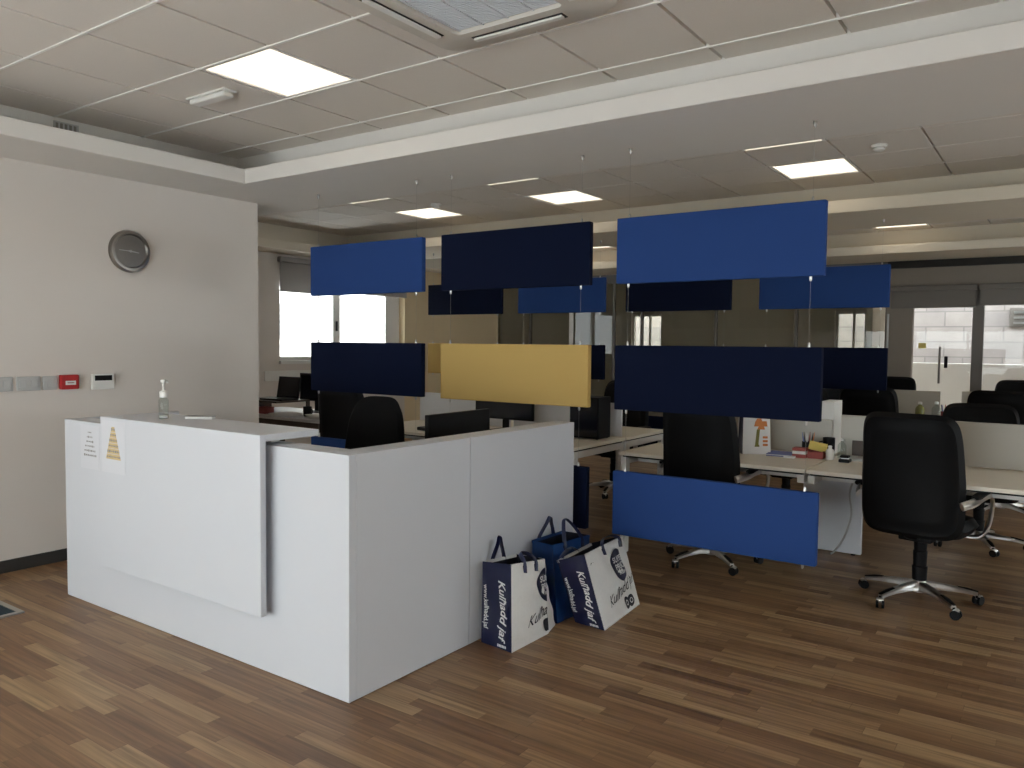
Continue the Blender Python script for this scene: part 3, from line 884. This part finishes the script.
mb.sheet(lambda u, v: Vector((3.402+(.125*u)*(1-v)**.8*1.0-(.040*v), 2.147+.035*u+.004*sin(v*20), .002+v*.40))-Vector(b1), 8, 14)
mb.sheet(lambda u, v: Vector((3.402+(.125*u)*(1-v)**.8*1.0-(.040*v), 2.150+.035*u+.004*sin(v*20), .002+v*.40))-Vector(b1), 8, 14, True)
mb.build('side_flap', M_bagw, tb, True)
b2 = (3.63, 1.95, 0)
tb, ff, gg = bag('shopping_bag', 'white and navy shopping bag leaning back, rightmost of the three', [(3.61, 1.93, 0), (4.11, 1.97, 0), (4.08, 2.13, 0), (3.63, 2.12, 0)],
                 [(3.56, 2.03, .40), (4.03, 2.05, .405), (3.84, 2.15, .385), (3.42, 2.11, .385)], (M_bagw, M_bagn, M_bagn), b2, handle=((.02, .0, .03), (.03, .0, .0), .42, .86))
front_print(tb, *ff, cu=.70, bmax=.80, su0=.60, W=.49, umax=.98)
gusset_print(tb, *gg, W=.19, H=.42)
b3 = (3.57, 2.2, 0)
tb, ff, gg = bag('shopping_bag', 'plain blue shopping bag standing behind the two white ones', [(3.55, 2.185, 0), (3.88, 2.165, 0), (3.89, 2.36, 0), (3.58, 2.36, 0)],
                 [(3.52, 2.20, .43), (3.86, 2.17, .425), (3.87, 2.355, .42), (3.56, 2.36, .425)], (M_bagb, M_bagb, M_bagn), b3, handle=((.11, -.0, .05), (.115, -.02, -.03), .28, .75))

# ------------------------------------------------------------------ bench desks
def bench(label, x0, x1, y0, y1, legs=(-1, 1), z=.74, group=None):
    t = thing('bench_desk', label, 'desk', ((x0+x1)/2, (y0+y1)/2, 0), 0, group)
    a, b = (x1-x0)/2, (y1-y0)/2
    MB().box(-a, a, -b+.002, b-.002, z-.025, z, .002, 1).build('desktop', M_desk, t)
    mb = MB(); mb.box(-a+.02, a-.02, -b+.02, b-.02, z-.037, z-.025)
    mb.build('shadow_spacer', M_black, t)  # black slab standing in for the shadow gap under the top
    mb = MB()
    for s in (-1, 1):
        mb.box(-a+.01, a-.01, s*(b-.03)-.02, s*(b-.03)+.02, z-.087, z-.037)
        mb.box(s*(a-.22)-.02, s*(a-.22)+.02, -b+.05, b-.05, z-.087, z-.037)
    mb.build('rail', M_deskleg, t)
    for s in legs:
        for q in (-1, 1):
            mb = MB(); cx, cy = q*(a-.045), s*(b-.03)
            mb.box(cx-.03, cx+.03, cy-.02, cy+.02, .012, z-.087, .002, 1)
            mb.mi = 1; mb.lathe([(.02, 0), (.02, .012)], c=(cx, cy, 0), n=12)
            mb.build('leg', [M_deskleg, M_black], t)
    return t
XB0, XB1, XM = 5.02, 6.62, 5.82
bench('pale bench desk with the gift bag and pen pot on it', XB0, XM-.012, 1.30, 2.59, (1,))
bench('pale bench desk running out of the picture at the right behind the big black chair', XB0, XM-.012, -.10, 1.295, (-1,))
bench('pale bench desk on the far side of the frosted screen at the left', XM+.012, XB1, 1.30, 2.59, (1,))
bench('pale bench desk on the far side of the frosted screen at the right', XM+.012, XB1, -.10, 1.295, (-1,))
bench('pale bench desk carrying the black computer case, just past the reception desk', XB0-.04, XM-.012, 2.94, 4.09)
bench('pale bench desk behind the yellow panel beside the white screen', XB0-.04, XM-.012, 4.095, 5.24)
bench('pale bench desk behind the white screen, end visible left of the gap', XM+.012, XB1, 2.94, 4.09)
bench('pale bench desk behind the white screen, farther left', XM+.012, XB1, 4.095, 5.24)
bench('pale bench desk in the far row by the glass doors, near side left', 8.85, 9.638, .90, 2.30)
bench('pale bench desk in the far row by the glass doors, near side right', 8.85, 9.638, -.50, .895)
bench('pale bench desk in the far row by the glass doors, far side left', 9.662, 10.43, .90, 2.30)
bench('pale bench desk in the far row by the glass doors, far side right', 9.662, 10.43, -.50, .895)
def screen(label, x, y0, y1, z0, z1, m):
    t = thing('desk_screen', label, 'desk screen', (x, (y0+y1)/2, z0))
    b = (y1-y0)/2
    MB().box(-.010, .010, -b, b, 0, z1-z0, .003, 1).build('screen_panel', m, t)
    for y in (-b+.15, b-.15): MB().box(-.011, .011, y-.02, y+.02, -.03, -.0005).build('bracket', M_deskleg, t)
screen('frosted beige desk screen behind the big black chair, right', XM, -.05, 1.27, .745, 1.03, M_frost)
screen('frosted grey desk screen behind the gift bag', XM, 1.33, 2.54, .745, .99, M_frost)
screen('white desk screen seen between the yellow panel and the reception desk', XM, 2.98, 4.07, .745, 1.02, M_whitescreen)
screen('white desk screen seen left of the yellow panel', XM, 4.11, 5.20, .745, 1.02, M_whitescreen)
screen('frosted beige screen in the far row left of the clear gap', 9.65, 1.10, 2.25, .745, 1.035, M_frost)
screen('frosted beige screen in the far row right of the clear gap', 9.65, -.3, .90, .745, 1.045, M_frost)
t = thing('desk_end_panel', 'white upright panel under the bench desk left of the big black chair', 'panel', (6.03, 1.36, 0))
MB().box(-.02, .02, -.205, .205, .012, .645, .003).build('panel_board', M_white, t)
for y in (-.15, .15):
    MB().lathe([(.016, 0), (.016, .012)], c=(0, y, 0), n=12).build('foot', M_black, t)
    MB().box(-.022, .022, y-.03, y+.03, .6455, .6525, .001).build('bracket', M_deskleg, t)
mb = MB(); mb.tube(arc([(5.995, 1.22, .64), (5.99, 1.21, .58), (5.985, 1.235, .45), (5.985, 1.22, .30), (5.98, 1.26, .14), (5.97, 1.32, .03), (5.93, 1.34, .009)], 6), .007, 8)
tag(mb.build('power_cable', M_cable, None, True), 'grey cable dangling in front of the white pedestal', 'cable')

# ------------------------------------------------------------------ office chairs
def chair_base(t, chrome, a0):
    MB().lathe([(.030, .055), (.040, .06), (.043, .10), (.034, .125), (.030, .13)], n=20).build('hub', chrome, t, True)
    MB().lathe([(.030, .13), (.030, .26), (.022, .265), (.022, .40)], n=18).build('gas_column', M_black, t, True)
    for k in range(5):
        a = a0 + k*2*pi/5
        d = Vector((cos(a), sin(a), 0)); n = Vector((-sin(a), cos(a), 0))
        mb = MB()
        secs = []
        for rr_, z, hw_, hh in ((.03, .095, .028, .026), (.12, .096, .025, .018), (.22, .086, .021, .014), (.315, .068, .016, .010)):
            c = d*rr_ + Vector((0, 0, z))
            secs.append([mb.bm.verts.new(c + n*hw_*sx + Vector((0, 0, hh*sz))) for sx, sz in ((-1, -1), (1, -1), (1, .3), (.55, 1), (-.55, 1), (-1, .3))])
        for p, q in zip(secs, secs[1:]):
            for i in range(6): mb.bm.faces.new((p[i], p[(i+1) % 6], q[(i+1) % 6], q[i]))
        mb.bm.faces.new(secs[0][::-1]); mb.bm.faces.new(secs[-1])
        leg = mb.build('base_leg', chrome, t, True)
        mb = MB()
        c = d*.265 + Vector((0, 0, .0775))
        mb.tube([d*.21 + Vector((0, 0, .1015)), d*.26+Vector((0, 0, .094)), d*.318 + Vector((0, 0, .080))], [.012, .016, .012], 8, flat=(.35, 1))
        mb.build('foot_pad', M_black, leg, True)
        mb = MB()
        e = d*.315
        ca = a + .7
        cn = Vector((-sin(ca), cos(ca), 0)); cx = Vector((cos(ca), sin(ca), 0))
        for s in (-1, 1):
            for ring_a, ring_b in ((.008, .022),):
                pa, pb = e + cx*.012 + cn*s*ring_a + Vector((0, 0, .0275)), e + cx*.012 + cn*s*ring_b + Vector((0, 0, .0275))
                mb.tube([pa, pb], .027, 14)
        mb.tube([e + Vector((0, 0, .04)), e + Vector((0, 0, .066))], .008, 8)
        mb.mi = 1
        mb.tube([e+cx*.012-cn*.02+Vector((0, 0, .045)), e+cx*.012+cn*.02+Vector((0, 0, .045))], .016, 10)
        mb.build('caster', [M_black, chrome], t, True)
def executive_chair(label, loc, rz, a0=1.3, group='black high-backed office chairs'):
    t = thing('office_chair', label, 'office chair', loc, rz, group)
    chair_base(t, M_chrome, a0)
    MB().box(-.12, .12, -.09, .09, .375, .415, .01).build('tilt_mechanism', M_black, t, True)
    mb = MB()
    cushion(mb, .265, .265, .12, lambda a, b, z: Vector((.02+b, a, .47+z + .02*(b/.265)**2*(1 if b < 0 else -.9))), n=5, N=18, groove=.82, gdepth=.008)
    mb.build('seat', M_leather, t, True, weld=.0005)
    mb = MB()
    def back(a, b, z):
        v = (b+.33)/.66                      # 0 bottom .. 1 top
        wd = 1.0 - .07*max(0, v-.45)/.55 - .03*max(0, .15-v)/.15
        x = -.235 - .085*v + .03*sin(pi*v) + .045*(a/.27)**2
        return Vector((x + z, a*wd, 0.425 + .712*v))
    cushion(mb, .278, .33, .105, back, n=7, N=26, groove=.84, gdepth=.010)
    mb.build('backrest', M_leather, t, True, weld=.0005)
    mb = MB(); mb.tube(arc([(-.05, 0, .40), (-.15, 0, .40), (-.205, 0, .43), (-.21, 0, .52)], 5), .016, 8, flat=(.6, 2.2))
    mb.build('back_bar', M_black, t, True)
    MB().lathe([(.040, .13), (.043, .21), (.036, .215), (.039, .30), (.034, .305), (.038, .375)], n=18).build('column_cover', M_black, t, True)
    for s in (-1, 1):
        mb = MB()
        pts = arc([(.10, s*.20, .41), (.11, s*.275, .415), (.13, s*.315, .47), (.17, s*.325, .57), (.16, s*.325, .64), (.08, s*.325, .672), (-.06, s*.32, .670), (-.16, s*.31, .655), (-.255, s*.275, .64)], 6)
        mb.tube(pts, .019, 10, flat=(.6, 1.3))
        ar = mb.build('armrest', M_chrome, t, True)
        mb = MB(); mb.tube(arc([(.17, s*.325, .672), (.08, s*.325, .693), (-.05, s*.322, .692), (-.15, s*.315, .678)], 5), [.014]+[.022]*14+[.014], 10, flat=(.6, 1.3))
        mb.build('arm_pad', M_black, ar, True)
    return t
C0 = executive_chair('large black leather office chair seen from behind in the right foreground', (5.17, .665, 0), radians(-9), a0=radians(86))
CH = [('black leather office chair tucked at the bench desk behind the low blue panel', (5.225, 1.97, 0), radians(-4)),
      ('black office chair across the bench desk, hidden behind the big foreground chair', (6.90, .50, 0), radians(188)),
      ('black office chair at the far row, left of the yellow-green bottle', (8.36, 1.54, 0), radians(0)),
      ('black office chair at the far row, second back from the right picture edge', (8.36, .44, 0), radians(-3)),
      ('black office chair at the right edge, farthest, in front of the glass window', (10.72, .42, 0), radians(180)),
      ('black office chair just left of the glass door handle, half hidden', (10.72, 1.80, 0), radians(176)),
      ('black office chair behind the left navy panel by the window desk', (5.08, 5.29, 0), radians(6)),
      ('black office chair behind the white screen, beyond the black box', (7.06, 3.70, 0), radians(178)),
      ('black office chair across the bench desk behind the gift bag', (6.92, 1.95, 0), radians(176))]
for lb, lc, rz in CH:
    c = dup(C0, lb, lc, rz)
    if 'hidden behind the big foreground chair' in lb: c.scale = (1, 1, .94)
# receptionist's chair: lower, rounder fabric back
t = thing('task_chair', 'black fabric task chair with a rounded back behind the reception desk', 'office chair', (3.22, 3.42, 0), radians(186))
chair_base(t, M_black, .4)
MB().box(-.12, .12, -.09, .09, .375, .415, .01).build('tilt_mechanism', M_black, t, True)
mb = MB(); cushion(mb, .25, .25, .10, lambda a, b, z: Vector((.02+b, a, .46+z)), n=4, N=16); mb.build('seat', M_mesh, t, True, weld=.0005)
mb = MB()
def bk(a, b, z):
    v = (b+.32)/.64
    wd = 1.06 - .22*v**2
    return Vector((-.22-.06*v+.05*(a/.25)**2+z, a*wd, .53+.63*v))
cushion(mb, .228, .33, .09, bk, n=4.2, N=20, groove=.85); mb.build('backrest', M_mesh, t, True, weld=.0005)
mb = MB(); mb.tube(arc([(-.05, 0, .40), (-.2, 0, .40), (-.27, 0, .48), (-.285, 0, .62)], 5), .018, 8, flat=(.6, 2)); mb.build('back_bar', M_black, t, True)

# ------------------------------------------------------------------ things on desks
def monitor(label, loc, rz, W=.54, H=.32, lift=.10, tilt=.08):
    t = thing('monitor', label, 'monitor', loc, rz)
    c = Vector((0, 0, lift))
    mb = MB(); mb.box(-.012, .016, -W/2, W/2, lift, lift+H, .004)
    mb.build('housing', M_black, t)
    MB().box(.0162, .0175, -W/2+.012, W/2-.012, lift+.016, lift+H-.012).build('screen', M_screen, t)
    mb = MB(); mb.box(-.035, -.012, -.03, .03, .01, lift+H*.5, .003); mb.box(-.10, .09, -.11, .11, 0, .012, .004)
    mb.build('stand', M_black, t)
    return t
ZD = .74
monitor('black monitor inside the reception desk, its back toward the room', (3.71, 3.0, ZD), radians(92), .62, .335, .012)
monitor('black monitor beside the laptop on the window desk', (5.76, 6.66, ZD), radians(180+10), .42, .30, .12)
monitor('black monitor under the yellow panel on the bench desk', (5.60, 4.02, ZD), radians(180), .62, .20, .10)
monitor('black monitor on the far row beside the small navy panel', (9.14, 2.08, ZD), radians(180), .32, .31, .015)
t = thing('computer_tower', 'black computer case standing on the bench desk behind the reception desk end', 'computer', (5.62, 3.17, ZD))
MB().box(-.10, .10, -.135, .135, .006, .34, .004).build('case', M_black, t)
MB().box(-.106, -.1005, -.125, .125, .02, .325, .002).build('front_bezel', M_screen, t)
mb = MB()
for sx in (-1, 1):
    for sy in (-1, 1): mb.lathe([(.012, 0), (.012, .006)], c=(sx*.08, sy*.11, 0), n=10)
mb.build('foot', M_black, t)
mb = MB(); mb.tube(arc([(5.80, 3.92, ZD+.30), (5.79, 3.90, ZD+.34), (5.79, 3.82, ZD+.325), (5.79, 3.72, ZD+.335), (5.79, 3.62, ZD+.31), (5.79, 3.56, ZD+.29), (5.79, 3.40, ZD+.25)], 5), .005, 8)
tag(mb.build('headset_cable', M_black, None, True), 'thin black cable looped over the top of the white screen', 'cable')
# telephone on the white desk
t = thing('telephone', 'black desk telephone on the bench desk left of the reception monitor', 'telephone', (5.2, 4.52, ZD), radians(170))
mb = MB(); mb.box(-.09, .09, -.09, .09, 0, .03, .008); mb.build('phone_body', M_black, t)
mb = MB(); mb.tube(arc([(-.08, .06, .045), (-.04, .06, .055), (.04, .06, .055), (.08, .06, .045)], 4), .016, 8); mb.build('handset', M_black, t, True)
# window desk (left)
t = thing('window_desk', 'white topped desk with a dark wooden frame under the office window', 'desk', (5.55, 6.70, 0))
MB().box(-.42, .42, -.80, .80, ZD-.03, ZD, .002).build('desktop', M_white, t)
mb = MB(); mb.box(-.40, .40, -.78, .78, ZD-.12, ZD-.03); mb.build('apron', M_darkwood, t)
for sx in (-1, 1):
    for sy in (-1, 1): MB().box(sx*.37-.03, sx*.37+.03, sy*.75-.03, sy*.75+.03, 0, ZD-.12).build('leg', M_darkwood, t)
t = thing('desk_riser', 'dark riser shelf on the window desk carrying a laptop', 'shelf', (5.42, 6.95, ZD))
MB().box(-.22, .22, -.33, .33, .125, .145, .002).build('shelf_board', M_darkwood, t)
MB().box(-.22, .22, .31, .33, 0, .125).build('side_panel', M_darkwood, t)
MB().box(.18, .22, -.33, -.31, 0, .125).build('post', M_darkwood, t)
t = thing('laptop', 'open black laptop on the riser shelf by the office window', 'laptop', (5.38, 6.80, ZD+.145), radians(184))
MB().box(-.12, .12, -.165, .165, 0, .018, .004).build('keyboard_base', M_black, t)
mb = MB(); mb.box(-.006, .006, -.165, .165, 0, .225, .003)
ld = mb.build('lid', M_black, t); ld.location = (-.118, 0, .018); ld.rotation_euler = (0, radians(-10), 0)
MB().box(.0062, .0072, -.152, .152, .016, .212).build('screen', M_screen, ld)
t = thing('black_mug', 'black mug on the window desk in front of the papers', 'mug', (5.36, 6.33, ZD))
MB().lathe([(.036, 0), (.042, .01), (.044, .10), (.039, .10), (.036, .012)], n=20).build('cup', M_black, t, True)
mb = MB(); mb.tube(arc([(0, -.042, .08), (0, -.072, .07), (0, -.072, .04), (0, -.042, .025)], 4), .006, 8); mb.build('handle', M_black, t, True)
t = thing('red_box', 'small dull red box under the riser shelf on the window desk', 'box', (5.30, 6.93, ZD))
MB().box(-.06, .06, -.07, .07, 0, .055, .003).build('box_body', M_red2, t); MB().box(-.062, .062, -.072, .072, .056, .07, .003).build('lid', M_red2, t)
def papers(label, x, y, z, rz, n=4):
    t = thing('paper_stack', label, 'papers', (x, y, z), rz)
    for k in range(n):
        mb = MB(); a = random.uniform(-.12, .12); dx, dy = random.uniform(-.02, .02), random.uniform(-.02, .02)
        cs, sn = cos(a), sin(a)
        amp = random.uniform(.004, .012)
        def fn(u, v, top=0):
            p, q = (u-.5)*.21, (v-.5)*.297
            return Vector((dx+p*cs-q*sn, dy+p*sn+q*cs, .003+k*.006 + amp*(sin(v*3.1)*u) + top))
        mb.sheet(fn, 6, 6); mb.sheet(lambda u, v: fn(u, v, .0012), 6, 6, True)
        mb.build('sheet', M_paper, t)
papers('loose white papers spread on the window desk, lower pile', 5.28, 6.58, ZD, .3, 4)
papers('crumpled white papers heaped beside the monitor on the window desk', 5.34, 6.10, ZD, -.3, 5)

# near bench desk clutter
t = thing('gift_bag', 'white paper gift bag with an orange picture on the bench desk', 'gift bag', (5.57, 1.80, ZD), radians(36))
def gp(u, v):
    y = .10-.20*u*1.0; x = -.06
    return Vector((x + .018*v, y*(1-.06*v), v*.265))
mb = MB(); mb.sheet(gp, 6, 8); mb.sheet(lambda u, v: gp(u, v)+Vector((.003, 0, 0)), 6, 8, True); fr = mb.build('front_face', M_paper, t)
def sd(s):
    def fn(u, v):
        return Vector((-.06+.018*v+(.13-.036*v)*u, s*(.10*(1-.06*v)) - s*.025*sin(pi*u)*v, v*.265))
    return fn
for s, m in ((1, M_bagn), (-1, M_bagn)):
    mb = MB(); mb.sheet(sd(s), 6, 8); mb.sheet(lambda u, v, s=s: sd(s)(u, v)-Vector((0, s*.002, 0)), 6, 8, True); mb.build('gusset', m, t)
mb = MB(); mb.sheet(lambda u, v: Vector((.07-.018*v, .10-.2*u, v*.265)), 6, 8); mb.sheet(lambda u, v: Vector((.067-.018*v, .10-.2*u, v*.265)), 6, 8, True); mb.build('back_face', M_paper, t)
MB().box(-.055, .065, -.095, .095, 0, .003).build('bag_base', M_paper, t)
mb = MB()
for a, b, c, d in ((.52, .80, .66, .74), (.40, .90, .74, .88), (.46, .70, .88, .95)):
    mb.quad(*[gp(u, v)+Vector((-.002, 0, 0)) for u, v in ((a, c), (b, c), (b-.03, d), (a+.05, d))])
mb.mi = 1
mb.quad(*[gp(u, v)+Vector((-.003, 0, 0)) for u, v in ((.44, .26), (.56, .26), (.62, .66), (.50, .66))])
mb.quad(*[gp(u, v)+Vector((-.003, 0, 0)) for u, v in ((.42, .20), (.60, .20), (.58, .26), (.44, .26))])
mb.mi = 0
for v in (.22, .32, .42): mb.quad(*[gp(u, vv)+Vector((-.002, 0, 0)) for u, vv in ((.72, v), (.90, v), (.90, v+.06), (.72, v+.06))])
mb.build('picture_print', [M_orange, M_greenbottle], t)
# flat folder
t = thing('blue_folder', 'flat blue printed folder beside the gift bag', 'folder', (5.60, 1.615, ZD), .1)
MB().box(-.10, .10, -.085, .085, 0, .006, .001).build('cover', M_paperblue, t); MB().box(-.095, .095, -.082, .086, .0065, .012).build('page_block', M_paper, t); MB().box(-.10, .10, -.085, .085, .0125, .015).build('cover', M_paperblue, t)
o = MB().box(-.05, .05, -.035, .035, 0, .012, .003).build('note_pad', M_paper, None, loc=(5.52, 1.53, ZD)); tag(o, 'small white note pad in front of the blue folder', 'pad')
t = thing('pen_pot', 'dark mesh pen pot full of pens behind the yellow notes', 'pen pot', (5.68, 1.455, ZD))
MB().lathe([(.036, 0), (.040, .003), (.042, .10), (.039, .10), (.036, .006)], n=20).build('pot', M_black, t, True)
cols = [M_red2, M_black, M_paperblue, M_whiteplastic, M_black, M_orange]
for k in range(6):
    a = k*1.05; mb = MB(); mb.tube([(.012*cos(a), .012*sin(a), .008), (.036*cos(a), .036*sin(a), .125), (.042*cos(a), .042*sin(a), .165)], [.004, .004, .0015], 7)
    mb.build('pen', cols[k], t, True)
for lb, x, y, z, m in (('dull red sticky note block, lowest of the stack by the pen pot', 5.56, 1.475, 0, M_red2), ('white card box stacked on the red note block', 5.56, 1.475, .026, M_paper), ('pink-red card box on top of the small stack by the pen pot', 5.56, 1.475, .047, M_red2)):
    o = MB().box(-.04, .04, -.045, .045, 0, .024 if z == 0 else .020, .002).build('card_box', m, None, loc=(x, y, ZD+z+.0005)); tag(o, lb, 'box')
t = thing('note_dispenser', 'small red tray holding the yellow sticky notes', 'tray', (5.60, 1.375, ZD))
mb = MB(); mb.box(-.05, .05, -.05, .05, 0, .008, .002); mb.box(-.05, -.044, -.05, .05, .008, .045); mb.box(.044, .05, -.05, .05, .008, .075); mb.box(-.044, .044, -.05, -.044, .008, .05); mb.box(-.044, .044, .044, .05, .008, .05)
mb.build('tray', M_red2, t)
o = thing('sticky_notes', 'yellow sticky note pad tilted in the red tray', 'sticky notes', (5.60, 1.375, ZD+.055), .2)
mb = MB(); mb.box(-.012, .018, -.058, .058, 0, .055, .002); n1 = mb.build('note_block', M_yel, o); n1.rotation_euler = (radians(12), radians(-28), 0)
def bottle(name, label, x, y, r, h, m, capm, z=ZD):
    t = thing(name, label, 'bottle', (x, y, z))
    MB().lathe([(r*.9, 0), (r, .006), (r, h*.62), (r*.7, h*.74), (r*.36, h*.80), (r*.36, h*.86)], n=20).build('bottle_body', m, t, True)
    MB().lathe([(r*.45, h*.86), (r*.45, h*.98), (r*.3, h)], n=16).build('cap', capm, t, True)
    return t
bottle('small_bottle', 'short white bottle right of the yellow sticky notes', 5.58, 1.285, .028, .095, M_whiteplastic, M_whiteplastic)
t = bottle('spray_bottle', 'clear plastic bottle with a white top by the white upright box', 5.70, 1.235, .028, .14, M_gelclear, M_whiteplastic)
t = thing('mug', 'dark mug behind the clear bottle on the bench desk', 'mug', (5.755, 1.335, ZD))
MB().lathe([(.034, 0), (.040, .008), (.041, .13), (.037, .13), (.034, .012)], n=20).build('cup', M_black, t, True)
mb = MB(); mb.tube(arc([(0, .040, .10), (0, .066, .09), (0, .066, .05), (0, .040, .035)], 4), .005, 8); mb.build('handle', M_black, t, True)
t = thing('hole_punch', 'small black hole punch near the front of the bench desk', 'hole punch', (5.52, 1.175, ZD))
MB().box(-.04, .04, -.034, .034, 0, .022, .006).build('base', M_black, t); mb = MB(); mb.box(-.036, .03, -.028, .028, .030, .046, .007); pl = mb.build('lever', M_black, t); MB().box(-.01, .01, -.024, .024, .022, .031).build('hinge', M_chrome, t)
t = thing('box_file', 'white upright box file standing behind the frosted screen', 'box file', (5.98, 1.375, ZD))
mb = MB(); mb.box(-.12, .12, -.045, .045, 0, .375, .002); mb.build('file_body', M_whiteplastic, t); MB().lathe([(.012, -.122), (.012, -.120)], c=(0, 0, .10), axis='x', n=16).build('finger_hole', M_dark, t)
t = thing('laptop', 'closed dark laptop propped behind the clear bottle on the bench desk', 'laptop', (5.70, 1.03, ZD), radians(180))
MB().box(-.10, .10, -.16, .16, 0, .014, .003).build('keyboard_base', M_greyplastic, t)
mb = MB(); mb.box(-.005, .005, -.16, .16, 0, .105, .003); ld = mb.build('lid', M_darkwood, t); ld.location = (-.095, 0, .014)
t = thing('photo_frame', 'small white-edged tray of pens on the left end of the bench desk', 'tray', (5.66, 2.42, ZD), .1)
MB().box(-.10, .10, -.09, .09, 0, .010, .002).build('tray_base', M_whiteplastic, t)
mb = MB(); mb.box(-.10, -.092, -.09, .09, .010, .045); mb.box(.092, .10, -.09, .09, .010, .09); mb.box(-.092, .092, -.09, -.082, .010, .07); mb.box(-.092, .092, .082, .09, .010, .07); mb.build('rim', M_greyplastic, t)
for k in range(4):
    mb = MB(); mb.tube([(-.02+.02*k, -.03+.02*k, .012), (.0+.02*k, -.05+.03*k, .15+.01*k)], .004, 7); mb.build('pen', cols[k], t, True)
# far row bits
bottle('olive_bottle', 'yellow-green bottle on the far desk against the frosted screen', 9.35, 1.255, .045, .19, M_greenbottle, M_whiteplastic)
bottle('clear_bottle', 'clear pump bottle in the gap between the far frosted screens', 9.35, 1.10, .045, .20, M_gelclear, M_whiteplastic)
t = thing('pen_pot', 'red-brown pot of pencils right of the clear bottle on the far desk', 'pen pot', (9.35, 1.02, ZD))
MB().lathe([(.034, 0), (.038, .003), (.040, .10), (.036, .10), (.033, .006)], n=18).build('pot', M_red2, t, True)
for k in range(5):
    a = k*1.26; mb = MB(); mb.tube([(.012*cos(a), .012*sin(a), .008), (.040*cos(a), .040*sin(a), .17)], .004, 7); mb.build('pencil', cols[k], t, True)
